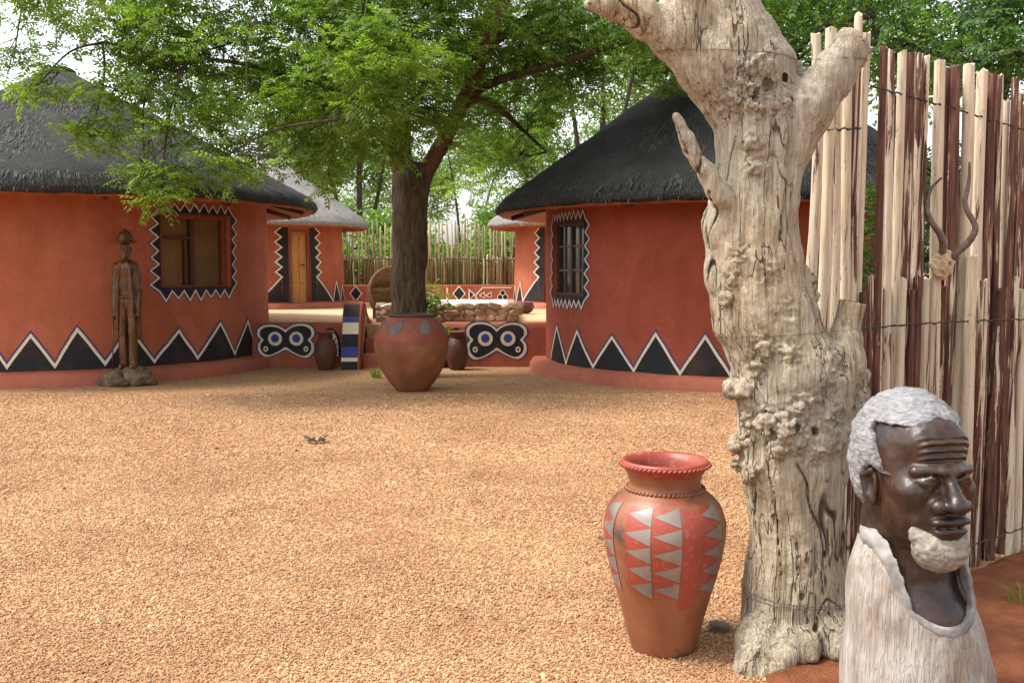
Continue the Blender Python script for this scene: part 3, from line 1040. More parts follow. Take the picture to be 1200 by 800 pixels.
# ================================================================ TERRACE
MAT['sand'] = simple('swept_sand', (.50, .32, .18), (.62, .42, .25), 9, .95, .4, .01, (1, 1, 1), 6, .7, .2, .1, fine=60)
tf = MB().box(-14, 9, 16.32, 27.6, -.02, FLOOR - .012).build('terrace', MAT['sand'])
kind(tf, 'structure', 'swept sandy terrace behind the painted low wall')
YW = 16.0
def flat_poly(mb, pts, y):
    mb.add([(x, y, z) for x, z in pts], [tuple(range(len(pts)))])
def pxz(px, py, y=YW):
    p_ = at(px, py, y); return (p_.x, p_.z)
def ngon(cx, cz, rx, rz, n=24): return [(cx + rx * math.cos(2 * math.pi * i / n), cz + rz * math.sin(2 * math.pi * i / n)) for i in range(n)]
def butterfly(cx, cz, s, root, flip=1):
    half = [(0, .20), (.07, .27), (.18, .34), (.36, .38), (.54, .36), (.66, .27), (.67, .12), (.58, .01), (.65, -.08), (.67, -.22), (.61, -.34), (.50, -.41), (.36, -.39), (.18, -.30), (.08, -.23), (0, -.18)]
    P = [(x * s, z * s) for x, z in half] + [(-x * s, z * s * (.94 if flip > 0 else 1.04)) for x, z in reversed(half[1:-1])]
    P = [(a.x, a.y) for a in (Vector((v.x, v.y)) for v in smooth_path([(x, z, 0) for x, z in P + [P[0]]], 4))][:-1]
    P.reverse()                                        # counter-clockwise
    area = sum(P[i - 1][0] * P[i][1] - P[i][0] * P[i - 1][1] for i in range(len(P)))
    if area < 0: P.reverse()
    T = lambda Q: [(x + cx, z + cz) for x, z in Q]
    bl, cr, bk = MB(), MB(), MB()
    grow = lambda d: [(x * (1 + d / math.hypot(x, z)), z * (1 + d / math.hypot(x, z))) for x, z in P]   # the outline is star-shaped
    flat_poly(bl, T(grow(s * .12)), YW - .004)
    flat_poly(cr, T(grow(s * .075)), YW - .007)
    flat_poly(bk, T(P), YW - .010)
    blu, cr2, bk2 = MB(), MB(), MB()
    for sg in (-1, 1):
        flat_poly(cr, T(ngon(sg * .28 * s, .04 * s, .185 * s, .185 * s)), YW - .013)
        flat_poly(blu, T(ngon(sg * .28 * s, .05 * s, .105 * s, .11 * s)), YW - .016)
        flat_poly(cr, T(ngon(sg * .53 * s, -.23 * s, .065 * s, .075 * s, 16)), YW - .013)
        flat_poly(bk, T(ngon(sg * .53 * s, -.23 * s, .027 * s, .034 * s, 12)), YW - .016)
    keep(bl.build('painted_outline', MAT['navy']), root); keep(cr.build('painted_line', MAT['cream']), root)
    keep(bk.build('painted_butterfly', MAT['black']), root); keep(blu.build('painted_eyespots', MAT['blue']), root)

def niche(cx, zb_, rx, hgt, root, seed):
    rs = random.Random(seed)
    P = [(cx - rx, zb_)] + [(cx + rx * math.cos(math.pi - math.pi * i / 20), zb_ + hgt * .35 + hgt * .65 * math.sin(math.pi * i / 20)) for i in range(21)] + [(cx + rx, zb_)]
    P.reverse()
    a, b_, c = MB(), MB(), MB()
    flat_poly(a, P, YW - .005)
    q = .78
    Q = [(cx + (x - cx) * q, zb_ + (z - zb_) * .88) for x, z in P]
    flat_poly(b_, Q, YW - .008)
    for k in range(34):
        t_, r_ = rs.uniform(0, math.pi), rs.uniform(.1, .95)
        x, z = cx + rx * q * .9 * r_ * math.cos(t_), zb_ + hgt * .3 + hgt * .52 * r_ * math.sin(t_) * 1
        an = rs.uniform(0, math.pi); l_, w = rs.uniform(.02, .05), .008
        dx, dz = math.cos(an), math.sin(an)
        flat_poly(c, [(x - dx * l_ - dz * w, z - dz * l_ + dx * w), (x + dx * l_ - dz * w, z + dz * l_ + dx * w), (x + dx * l_ + dz * w, z + dz * l_ - dx * w), (x - dx * l_ + dz * w, z - dz * l_ - dx * w)], YW - .0105 - k * .0003)
    keep(a.build('painted_arch', MAT['black']), root); keep(b_.build('painted_arch_inner', MAT['white']), root)
    keep(c.build('painted_flecks', MAT['blue']), root)

def low_wall(x0, x1, label):
    root = empty('terrace_wall', ((x0 + x1) / 2, YW + .15, 0), label, 'wall')
    V, F = [], []
    nx_ = 24
    prof = [(0, -.03), (.0, .3), (.004, .62), (.012, .70), (.04, .722), (.26, .722), (.30, .70), (.30, -.03)]
    for i in range(nx_ + 1):
        x = x0 + (x1 - x0) * i / nx_
        for (y, z) in prof:
            V.append((x, YW + y, z + (.008 * mnoise.noise(Vector((x * 2.3, 0, 7))) if z > .5 else 0)))
    k = len(prof)
    for i in range(nx_):
        for j in range(k - 1): F.append((i * k + j, (i + 1) * k + j, (i + 1) * k + j + 1, i * k + j + 1))
    F += [tuple(range(k - 1, -1, -1)), tuple(range(nx_ * k, nx_ * k + k))]
    o = mesh('wall', V, F, MAT['plaster_wall'], None, True); o.data.set_sharp_from_angle(angle=RAD(60))
    keep(o, root)
    return root
XA, XB, XC, XD = -4.55, -2.735, -1.10, .80
wl = low_wall(XA, XB, 'low red terrace wall with painted butterfly left of the striped wing wall')
wr = low_wall(XC, XD, 'low red terrace wall with painted butterfly beside the dark thatched hut')
x, z = pxz(335, 398.5); butterfly(x, z, .62, wl, 1)
x, z = pxz(582, 398.5); butterfly(x, z, .66, wr, -1)
x, z = pxz(387, 417); niche(x, z, .175, .46, wl, 2)
x, z = pxz(535, 417); niche(x, z, .165, .46, wr, 5)
# painted black sliver where the left wall meets the hut
# ---- striped wing wall beside the steps
ww = empty('wing_wall', (-2.56, 16.3, 0), 'rounded red wing wall with black, blue and cream stripes beside the steps', 'wall')
x0, x1 = -2.73, -2.42
prof = [(15.52, -.03), (15.56, .12), (15.62, .36), (15.70, .62), (15.78, .84), (15.86, .97), (15.98, 1.05), (16.12, 1.06), (16.28, 1.0), (16.48, .86), (16.75, .74), (17.0, .70), (17.0, -.03)]
prof = [(p_.x, p_.y) for p_ in smooth_path([(a, b_, 0) for a, b_ in prof[:-1]], 3)] + [(17.0, -.03)]
V, F = [], []
for (y, z) in prof: V += [(x0, y, z), (x1, y, z)]
k = len(prof)
for i in range(k - 1): F.append((2 * i, 2 * i + 1, 2 * i + 3, 2 * i + 2))
F.append(tuple(range(0, 2 * k, 2))); F.append(tuple(range(2 * k - 1, 0, -2)))
o = mesh('wall', V, F, MAT['plaster_wall'], None, False); keep(bevel(o, .018, 2), ww)
zs = [0.0, .13, .19, .36, .56, .74, .83, 1.045]
cs = ['black', 'cream', 'blue', 'black', 'cream', 'blue', 'black']
def prof_y(z): return np.interp(z, [p_[1] for p_ in prof[:24] if p_[0] < 16.13], [p_[0] for p_ in prof[:24] if p_[0] < 16.13])
for i in range(7):
    mb = MB(); n_ = 6
    for j in range(n_):
        a, b_ = zs[i] + (zs[i + 1] - zs[i]) * j / n_, zs[i] + (zs[i + 1] - zs[i]) * (j + 1) / n_
        mb.add([(x0 + .012, prof_y(a) - .005, a), (x1 - .04, prof_y(a) - .005, a), (x1 - .04, prof_y(b_) - .005, b_), (x0 + .012, prof_y(b_) - .005, b_)], [(0, 1, 2, 3)])
    keep(mb.build('painted_stripe', MAT[cs[i]]), ww)
mb = MB().add([(x1 + .004, 15.72, .14), (x1 + .004, 16.62, .20), (x1 + .004, 16.18, .86)], [(0, 1, 2)])
keep(mb.build('painted_line', MAT['cream']), ww)
mb = MB().add([(x1 + .007, 15.80, .19), (x1 + .007, 16.52, .24), (x1 + .007, 16.18, .74)], [(0, 1, 2)])
keep(mb.build('painted_triangle', MAT['black']), ww)
# ---- steps
st = empty('steps', (-1.76, 16.2, 0), 'red plastered steps up to the terrace behind the big planter pot', 'steps')
for i in range(3):
    o = MB().box(-2.418, XC - .003, 15.75 + .32 * i, 16.9, -.02 if i == 0 else .23 * i - .02, .23 * (i + 1) - (.004 if i == 2 else 0)).build('step', MAT['plinth'])
    keep(bevel(o, .02), st)

# ---- stone platform with pale top
sp = empty('stone_platform', (-1.1, 18.4, FLOOR), 'low platform of rough brown stones with a white top', 'platform')
core = MB().box(-2.30, -.02, 17.06, 19.85, FLOOR - .02, .945).build('core', simple('stone_mortar', (.32, .24, .18), (.48, .38, .29), 14, .95, .5, .02))
keep(core, sp)
MAT['palesand'] = simple('white_sand_top', (.72, .68, .62), (.82, .79, .74), 10, .95, .4, .02, (1, 1, 1), 5, 2, .12)
V, F = [], []
for j in range(20):
    for i in range(30):
        x, y = -2.31 + 2.30 * i / 29, 17.05 + 2.81 * j / 19
        edge = min(1, min(x + 2.31, -.01 - x, y - 17.05, 19.86 - y) / .12)
        V.append((x, y, .946 + .04 * math.sqrt(max(edge, 0)) + .012 * mnoise.noise(Vector((x * 5, y * 5, 2)))))
F = [(j * 30 + i, j * 30 + i + 1, (j + 1) * 30 + i + 1, (j + 1) * 30 + i) for j in range(19) for i in range(29)]
keep(mesh('sand_top', V, F, MAT['palesand']), sp)
MAT['stone'] = simple('brown_fieldstone', (.27, .15, .085), (.55, .38, .26), 7, .85, .6, .02, (1, 1, 1), 6, 2, .4, objvar=.75)
stone_me = []
for k in range(6):
    bm = bmesh.new(); bmesh.ops.create_icosphere(bm, subdivisions=2, radius=1)
    for v in bm.verts:
        q = v.co * 1.3 + Vector((k * 9, 0, 0))
        v.co *= 1 + .32 * mnoise.noise(q) + .12 * mnoise.noise(q * 2.7)
        v.co = Vector((max(-.82, min(.82, v.co.x)), max(-.75, min(.75, v.co.y)), max(-.72, min(.72, v.co.z))))
    me = bpy.data.meshes.new('stone'); bm.to_mesh(me); bm.free(); me.materials.append(MAT['stone'])
    stone_me.append(me)
def stone(c, s, parent=None, me=None):
    o = bpy.data.objects.new('stone', me or random.choice(stone_me)); COL.objects.link(o)
    o.location = c; o.scale = s; o.rotation_euler = (random.uniform(-.3, .3), random.uniform(-.3, .3), random.uniform(-.4, .4))
    if parent is not None: keep(o, parent)
    return o
for r in range(3):
    x = -2.36 + .06 * r
    while x < .0:
        w = random.uniform(.07, .13); hz = random.uniform(.055, .075)
        stone((x + w, 17.075 + random.uniform(-.02, .015), FLOOR + .055 + .098 * r + random.uniform(-.012, .012)), (w * 1.25, .085, hz * 1.2), sp)
        x += 2 * w * .93
for r in range(3):
    for side in (-2.31, -.02):
        y = 17.2
        while y < 19.8:
            w = random.uniform(.08, .14)
            stone((side + random.uniform(-.02, .02), y + w, FLOOR + .055 + .098 * r), (.10, w * 1.15, .07), sp); y += 2 * w * .95

# ---- back wall with painted signs, and the reed fence behind it
YB = 27.0
bw = empty('painted_back_wall', (-2.3, YB + .12, FLOOR), 'low red back wall with painted diamonds and triangles before the reed fence', 'wall')
zt = at(500, 334, YB).z
o = MB().box(-9.5, 7.5, YB, YB + .25, FLOOR - .05, zt).build('wall', MAT['plaster']); keep(bevel(o, .02), bw)
def sign(white, black):
    a, b_ = MB(), MB()
    for P in white: flat_poly(a, [pxz(x, y, YB) for x, y in P], YB - .006)
    for P in black: flat_poly(b_, [pxz(x, y, YB) for x, y in P], YB - .012)
    if white: keep(a.build('painted_line', MAT['white']), bw)
    if black: keep(b_.build('painted_sign', MAT['black']), bw)
def dia(cx, cy, rx, ry): return [(cx - rx, cy), (cx, cy - ry), (cx + rx, cy), (cx, cy + ry)]
for cx in (417, 538):
    sign([dia(cx, 344, 8, 10)], [dia(cx, 344, 6, 7.6)])
sign([[(549, 352), (549, 338), (557, 345)], [(557, 345), (561, 353), (559.5, 353), (555.8, 346)], [(557, 345), (565, 336.3), (600, 336.3), (600, 337.6), (565.6, 337.6), (558, 346.2)]], [[(550.5, 349.5), (550.5, 341), (555, 345)]])
sign([[(561, 346), (568, 341.5), (568, 350)], [(568, 346), (576, 341.5), (576, 350)]], [[(563.5, 346), (567, 343.5), (567, 348.3)], [(571, 346), (575, 343.5), (575, 348.3)]])
W3, B3 = [], []
for cx, cy in ((589, 343), (586, 348), (592, 348)):
    W3.append([(cx + 3.6 * math.cos(i * math.pi / 6), cy + 3.6 * math.sin(i * math.pi / 6)) for i in range(12)])
    B3.append([(cx + 2.6 * math.cos(i * math.pi / 6), cy + 2.6 * math.sin(i * math.pi / 6)) for i in range(12)])
for i, P in enumerate(W3):
    a = MB(); flat_poly(a, [pxz(x, y, YB) for x, y in P], YB - .006 - .001 * i); keep(a.build('painted_line', MAT['white']), bw)
for i, P in enumerate(B3):
    a = MB(); flat_poly(a, [pxz(x, y, YB) for x, y in P], YB - .012 - .001 * i); keep(a.build('painted_sign', MAT['black']), bw)
sign([[(499, 341), (508, 341), (512, 347), (508, 350), (499, 350)]], [[(500, 343), (506, 346), (500, 349)]])
sign([[(523, 337), (525, 337), (525, 352), (523, 352)]], [])

rf = empty('reed_fence', (-2.5, 27.45, FLOOR), 'pale reed fence with tall spaced canes behind the red back wall', 'fence')
def reed(x, y, z0, z1, r, me_list, name='reed'):
    me = random.choice(me_list)
    o = bpy.data.objects.new(name, me); COL.objects.link(o)
    o.parent = rf
    o.location = (x - rf.location.x, y - rf.location.y, z0 - rf.location.z)
    o.scale = (1, 1, z1 - z0); o.rotation_euler = (0, random.gauss(0, .012), random.uniform(0, 6))
    return o
def reed_set(r, m, n_):
    out = []
    for s_ in range(n_):
        rs = random.Random(s_ * 7 + int(r * 1e4)); pts = []; x = y = 0
        for i in range(6):
            pts.append((x, y, i / 5)); x += rs.uniform(-.022, .022); y += rs.uniform(-.01, .01)
        b_ = MB().tube(pts, [r * q for q in (1, .97, .93, .9, .85, .72)], 6)
        me = bpy.data.meshes.new('reed'); me.from_pydata(b_.V, [], b_.F); me.update(); me.materials.append(m)
        me.polygons.foreach_set('use_smooth', np.ones(len(me.polygons), bool))
        out.append(me)
    return out
tallm = reed_set(.026, MAT['reed'], 5) + reed_set(.034, MAT['reed'], 4)
lowm = reed_set(.026, MAT['reed_brown'], 5) + reed_set(.032, MAT['reed'], 2) + reed_set(.036, MAT['reed_brown'], 3)
x = -6.6
while x < 1.6:
    reed(x, 27.5 + random.uniform(-.03, .03), FLOOR, random.uniform(2.66, 3.02), .03, tallm); x += random.uniform(.055, .115)
x = -6.6
while x < 1.6:
    reed(x, 27.40 + random.uniform(-.03, .03), FLOOR, random.uniform(1.86, 2.02), .03, lowm); x += random.uniform(.048, .072)
for zz_ in (1.86,):
    pts = [(x, 27.36 if zz_ < 2 else 27.46, zz_ + .02 * math.sin(x * 3)) for x in np.linspace(-6.6, 1.6, 40)]
    keep(MB().tube(pts, .016, 6).build('binding_pole', MAT['wood_dark']), rf)

# ================================================================ FOLIAGE TOOLS
def leaflet_quad(base, d, side, L_, w):
    b_ = Vector(base); d = Vector(d); sd_ = Vector(side)
    return [b_, b_ + d * L_ * .42 + sd_ * w, b_ + d * L_, b_ + d * L_ * .42 - sd_ * w]

def sprig(seed, leaves=6, pairs=6, length=.27, leaflet=.075, width=.013, droop=.5, shoot=.12):
    """end of a twig: pinnate leaves spreading from a short shoot"""
    rs = random.Random(seed)
    V, F = [], []
    for l in range(leaves):
        az = 2 * math.pi * l / leaves + rs.uniform(-.5, .5); el = rs.uniform(-.1, .65)
        L_ = length * rs.uniform(.75, 1.15)
        d0 = Vector((math.cos(az) * math.cos(el), math.sin(az) * math.cos(el), math.sin(el)))
        p = Vector((0, 0, shoot * (l / leaves - .5)))
        side = Vector((-math.sin(az), math.cos(az), rs.uniform(-.3, .3))).normalized()
        pts = []
        for i in range(pairs + 1):
            f = i / pairs
            d = (d0 + Vector((0, 0, -droop * f * 1.4))).normalized()
            pts.append((p.copy(), d)); p = p + d * L_ / pairs
        for i, (q, d) in enumerate(pts[1:], 1):
            up = d.cross(side).normalized()
            for sg in (-1, 1):
                dd = (side * sg * 1.0 + d * .75 + up * rs.uniform(-.25, .1) + Vector((0, 0, -.25))).normalized()
                ss = dd.cross(up).normalized()
                ss = (ss + up * rs.uniform(-.4, .4)).normalized()
                n0 = len(V); V += leaflet_quad(q, dd, ss, leaflet * rs.uniform(.75, 1.1) * (1 - .25 * abs(i / pairs - .5)), width); F.append((n0, n0 + 1, n0 + 2, n0 + 3))
        q, d = pts[-1]
        n0 = len(V); V += leaflet_quad(q, d, side, leaflet, width); F.append((n0, n0 + 1, n0 + 2, n0 + 3))
    return np.array([tuple(v) for v in V]), np.array(F)

def clump(seed, n=14, R=.28, leaf=.13, width=.035):
    rs = random.Random(seed); V, F = [], []
    for i in range(n):
        c = Vector((rs.gauss(0, 1), rs.gauss(0, 1), rs.gauss(0, .7))) * R * .55
        d = (Vector((rs.gauss(0, 1), rs.gauss(0, 1), rs.gauss(-.25, .6)))).normalized()
        s_ = d.cross(Vector((rs.gauss(0, 1), rs.gauss(0, 1), rs.gauss(0, 1)))).normalized()
        n0 = len(V); V += leaflet_quad(c, d, s_, leaf * rs.uniform(.7, 1.3), width); F.append((n0, n0 + 1, n0 + 2, n0 + 3))
    return np.array([tuple(v) for v in V]), np.array(F)

def scatter_leaves(templates, P, rng, smin=.8, smax=1.2, tilt=.35):
    Vs, Fs, off = [], [], 0
    which = rng.integers(0, len(templates), len(P))
    for k, (TV, TF) in enumerate(templates):
        Q = P[which == k]
        if not len(Q): continue
        n_ = len(Q)
        az = rng.uniform(0, 2 * np.pi, n_); tx = rng.normal(0, tilt, n_); ty = rng.normal(0, tilt, n_)
        ca, sa = np.cos(az), np.sin(az)
        Rz = np.zeros((n_, 3, 3)); Rz[:, 0, 0] = ca; Rz[:, 0, 1] = -sa; Rz[:, 1, 0] = sa; Rz[:, 1, 1] = ca; Rz[:, 2, 2] = 1
        cx, sx = np.cos(tx), np.sin(tx); Rx = np.zeros((n_, 3, 3)); Rx[:, 0, 0] = 1; Rx[:, 1, 1] = cx; Rx[:, 1, 2] = -sx; Rx[:, 2, 1] = sx; Rx[:, 2, 2] = cx
        cy, sy = np.cos(ty), np.sin(ty); Ry = np.zeros((n_, 3, 3)); Ry[:, 1, 1] = 1; Ry[:, 0, 0] = cy; Ry[:, 0, 2] = sy; Ry[:, 2, 0] = -sy; Ry[:, 2, 2] = cy
        R_ = Rx @ Ry @ Rz * rng.uniform(smin, smax, n_)[:, None, None]
        V = np.einsum('nij,kj->nki', R_, TV) + Q[:, None, :]
        F = TF[None] + (np.arange(n_) * len(TV))[:, None, None] + off
        Vs.append(V.reshape(-1, 3)); Fs.append(F.reshape(-1, 4)); off += n_ * len(TV)
    return np.concatenate(Vs), np.concatenate(Fs)

def lobe_points(c, r, n_, rng, hollow=.35):
    d = rng.normal(size=(n_, 3)); d /= np.linalg.norm(d, axis=1)[:, None]
    rad = (hollow ** 3 + (1 - hollow ** 3) * rng.random(n_)) ** (1 / 3)
    # uneven outline: pull points along a noisy radius
    rad = rad * (1 + .38 * vnoise(d * 2.3 + np.array(c) * 1.7, 5))
    return np.array(c) + d * rad[:, None] * np.array(r)

def bark_tube(name, pts, radii, m, root, n=14, amp=.06, seed=0, sub_n=5):
    pts3 = smooth_path(pts, sub_n)
    rr = np.interp(np.linspace(0, len(pts) - 1, len(pts3)), range(len(pts)), radii)
    mb = MB().tube(pts3, list(rr), n)
    V = np.array(mb.V)
    k = len(pts3)
    cen = np.repeat(np.array([tuple(p) for p in pts3]), n, 0)
    d = V - cen
    ns_ = fbm(np.concatenate([V[:, :2] * 7, V[:, 2:] * 2.2], 1) + seed, seed, 3)
    V = cen + d * (1 + amp * ns_)[:, None]
    o = mesh(name, V, mb.F, m, None, True)
    return keep(o, root)

# ================================================================ COURTYARD TREE
base = ground(481, 441)
TD = base.y
tree = empty('courtyard_tree', base, 'large leafy tree with dark trunk growing behind the big planter pot', 'tree')
T = lambda px, py, d=TD: at(px, py, d)
bark_tube('trunk', [T(482, 447), T(481, 425), T(478, 365), T(480, 300), T(481, 250), T(482, 212), T(484, 190)], [.38, .31, .262, .25, .255, .28, .20], MAT['bark'], tree, 28, .10, 3, 8)
limbs = [
    ([T(476, 225), T(470, 190), T(466, 150), T(456, 95, 13.7), T(432, 20, 13.4), T(410, -80, 13.2)], [.17, .165, .15, .13, .10, .07]),
    ([T(490, 228), T(500, 200), T(520, 165), T(545, 115), T(566, 60, 13.8), T(588, 5, 13.6), T(612, -70, 13.4)], [.15, .125, .12, .115, .11, .10, .08]),
    ([T(538, 132), T(562, 105), T(610, 86, 13.9), T(680, 66, 13.6), T(745, 44, 13.4), T(815, 15, 13.2), T(880, -20, 13)], [.055, .062, .06, .055, .048, .038, .025]),
    ([T(466, 150), T(430, 120, 13.4), T(370, 100, 12.9), T(300, 78, 12.4), T(220, 66, 12.0), T(120, 50, 11.8)], [.05, .045, .036, .028, .02, .012]),
    ([T(540, 120), T(575, 120, 14.6), T(610, 150, 15.4), T(640, 178, 16.0)], [.06, .05, .035, .015]),
    ([T(458, 100, 13.7), T(420, 85, 12.6), T(400, 100, 11.8), T(396, 140, 11.2)], [.055, .04, .03, .012]),
    ([T(566, 60, 13.8), T(620, 20, 14.3), T(690, -20, 14.6), T(760, -60, 14.8)], [.07, .06, .045, .03]),
    ([T(440, 40, 13.5), T(360, 10, 13.2), T(260, -20, 12.9), T(140, -30, 12.6), T(30, -10, 12.0)], [.06, .05, .038, .026, .012]),
]
for i, (p_, r_) in enumerate(limbs):
    bark_tube('limb', p_, r_, MAT['bark_red'] if i in (1, 0, 4) else MAT['bark'], tree, 12, .10, i * 5, 5)
limb_pts = [p for P_, r_ in limbs for p in smooth_path(P_, 4)]
LOBES = [
    (20, 5, 11.6, .8, .9, .50, .8), (45, 100, 11.3, .15, .15, .22, .9), (15, 75, 11.8, .25, .3, .25, .5), (150, 30, 12.0, 1.0, 1.0, .60, .8), (140, 115, 11.6, .62, .6, .30, .7),
    (210, 95, 12.2, .9, .9, .50, .75), (250, 45, 12.5, 1.3, 1.2, .85, .85), (300, 140, 12.1, .75, .8, .46, .65), (205, 155, 11.5, .75, .5, .30, .8),
    (105, 162, 11.3, .38, .3, .20, .9), (255, 190, 11.3, .62, .45, .25, .8), (188, 228, 11.0, .26, .26, .24, 1.0), (170, 205, 11.1, .22, .2, .14, 1.0), (335, 185, 11.8, .45, .4, .30, .6),
    (380, 50, 12.6, 1.2, 1.2, 1.0, 1.0), (436, 70, 11.2, .75, .6, .55, 1.0), (430, 128, 11.6, .7, .6, .38, .9), (380, 140, 12.6, .7, .8, .45, .9), (430, 172, 13.4, .55, .5, .34, .9), (385, 205, 13.2, .3, .3, .24, .7),
    (500, 130, 13.3, .75, .6, .42, 1.0), (480, 20, 13.3, 1.3, 1.3, 1.0, 1.1), (545, 50, 14.6, 1.2, 1.2, .95, 1.1), (555, 150, 15.2, .8, .8, .45, .9), (605, 185, 16.0, .75, .7, .48, .8), (620, 130, 15.6, .7, .7, .40, .8),
    (635, 50, 14.2, 1.2, 1.2, .75, 1.0), (700, 20, 13.8, 1.1, 1.2, .55, 1.0), (760, 55, 14.0, .75, .8, .42, .9), (800, 90, 13.9, .45, .5, .30, .8), (690, 95, 14.4, .5, .5, .25, .5),
    (560, 215, 17.0, .5, .5, .25, .5),
    (120, -90, 12.6, 1.9, 1.8, .8, .55), (330, -90, 13, 2.0, 2.0, 1.0, .6), (560, -100, 14, 2.0, 2.0, 1.0, .6), (760, -70, 14, 1.6, 1.7, .8, .6), (450, -220, 13.6, 2.4, 2.2, .9, .4), (880, -60, 13.2, 1.1, 1.2, .6, .6),
]
rng = np.random.default_rng(11)
sprigs = [sprig(s_) for s_ in range(6)]
PT = []
tw = MB()
for li, (px, py, d, rx, ry, rz, dens) in enumerate(LOBES):
    c = at(px, py, d)
    n_ = int(150 * rx * rz * dens * max(1, ry) ** .5) + 5
    P = lobe_points(c, (rx, ry, rz), n_, rng)
    PT.append(P)
    q = min(limb_pts, key=lambda p: (p - c).length)
    mid = q.lerp(c, .5) + Vector((random.uniform(-.1, .1), random.uniform(-.1, .1), .12))
    ln = (c - q).length
    if ln > .15:
        tw.tube(smooth_path([q, mid, c], 5), list(np.linspace(.010 + .007 * min(ln, 2), .006, 11)), 6, False)
    for j in rng.choice(n_, min(n_, 9 + n_ // 6), replace=False):
        e = Vector(P[j]); b_ = q.lerp(c, random.uniform(.55, 1.0))
        m_ = b_.lerp(e, .55) + Vector((0, 0, .06))
        tw.tube([b_, m_, e], [.007, .005, .003], 4, False)
keep(tw.build('twigs', MAT['bark'], None, True), tree)['kind'] = 'stuff'
PT = np.concatenate(PT)
V, F = scatter_leaves(sprigs, PT, rng, .8, 1.25, .4)
# keep leaflets out of the thatch
keep(mesh_np('crown', V, F, MAT['leaf'], None, False), tree)
print('courtyard crown tris', len(F) * 2)
# dry hanging sticks caught in the crown
for (pa, pb, pc, d) in (((430, 0), (424, 45), (421, 85), 11.0), ((303, 10), (290, 55), (289, 108), 11.6), ((233, 120), (225, 150), (222, 178), 11.2)):
    keep(MB().tube(smooth_path([at(*pa, d), at(*pb, d), at(*pc, d)], 4), .008, 5).build('dead_twig', MAT['wood_grey']), tree)

# ================================================================ TREES BEYOND
clumps = [clump(s_) for s_ in range(5)]
def far_tree(name, label, px, depth, h, lobes, stems, dens=1.0, group='trees beyond the reed fence', mat_leaf='leaf_far', tmpl=None, z0=0.0, seed=0, lean=0.0):
    b0 = at(px, 315, depth); b0.z = z0
    root = empty(name, b0, label, 'tree', group)
    rng = np.random.default_rng(100 + seed)
    rs = random.Random(seed)
    ends = []
    for (dx, top, r) in stems:
        pts = [b0 + Vector((dx * .15, 0, -.1)), b0 + Vector((dx * .4, 0, h * top * .35)), b0 + Vector((dx * .8 + rs.uniform(-.2, .2), rs.uniform(-.3, .3), h * top * .7)), b0 + Vector((dx * 1.2, rs.uniform(-.4, .4), h * top))]
        bark_tube('trunk', pts, [r, r * .8, r * .55, r * .25], MAT['bark_far'], root, 8, .08, seed, 4)
        ends += smooth_path(pts, 3)[4:]
    PP, tw = [], MB()
    for (x, y, z, rx, ry, rz) in lobes:
        c = b0 + Vector((x, y, z))
        n_ = int(88 * rx * rz * dens) + 6
        P = lobe_points(c, (rx, ry, rz), n_, rng, .2); PP.append(P)
        q = min(ends, key=lambda p: (p - c).length)
        tw.tube(smooth_path([q, q.lerp(c, .5) + Vector((0, 0, .15)), c], 4), list(np.linspace(.05, .015, 9)), 5, False)
        for j in rng.choice(n_, min(n_, 10), replace=False):
            tw.tube([q.lerp(c, .8), Vector(P[j])], [.018, .006], 4, False)
    keep(tw.build('branches', MAT['bark_far'], None, True), root)['kind'] = 'stuff'
    V, F = scatter_leaves(tmpl or clumps, np.concatenate(PP), rng, .8, 1.35, .6)
    keep(mesh_np('crown', V, F, MAT[mat_leaf], None, False), root)
    return root, len(F) * 2
R_ = random.Random(5)
def auto_lobes(n_, w, z0, z1, r0, r1, flat=.7):
    out = []
    for i in range(n_):
        z = R_.uniform(z0, z1); r = R_.uniform(r0, r1)
        out.append((R_.uniform(-w, w), R_.uniform(-w * .5, w * .5), z, r, r, r * flat))
    return out
tot = 0
for i, (px, d, h, lobes, stems, label) in enumerate([
    (335, 38, 9, auto_lobes(14, 2.6, 4.6, 9.5, .8, 1.5), [(-.8, 1, .16), (.9, .9, .13)], 'green tree rising behind the pale thatched hut with the door'),
    (418, 36, 8.5, auto_lobes(13, 2.3, 4.4, 9.5, .7, 1.3), [(-.9, .8, .12), (.3, 1, .15), (1.1, .85, .10)], 'several stemmed tree left of the courtyard trunk beyond the reed fence'),
    (470, 44, 9, auto_lobes(12, 2.8, 3.8, 9.5, .8, 1.5), [(.3, 1, .16)], 'tree directly behind the courtyard trunk beyond the reed fence'),
    (548, 37, 7.5, auto_lobes(9, 2.2, 4.8, 9.0, .5, 1.0), [(1.0, .75, .08), (-.6, .8, .07)], 'thin branched tree right of the courtyard trunk beyond the reed fence'),
    (610, 42, 9, auto_lobes(13, 2.8, 4.8, 10, .7, 1.4), [(.5, 1, .15)], 'green tree above the small hut behind the dark thatched hut'),
    (700, 33, 10, auto_lobes(15, 2.6, 5.6, 10.5, .5, 1.05), [(-1.0, .9, .13), (.0, 1, .15), (1.3, .95, .13)], 'open forked tree rising behind the dark thatched roof'),
    (790, 36, 10, auto_lobes(12, 2.6, 5.0, 10.5, .8, 1.4), [(.4, 1, .16)], 'tree behind the dark thatched roof beside the dead tree'),
]):
    _, k = far_tree('background_tree', label, px, d, h, lobes, stems, 1.0, seed=i); tot += k
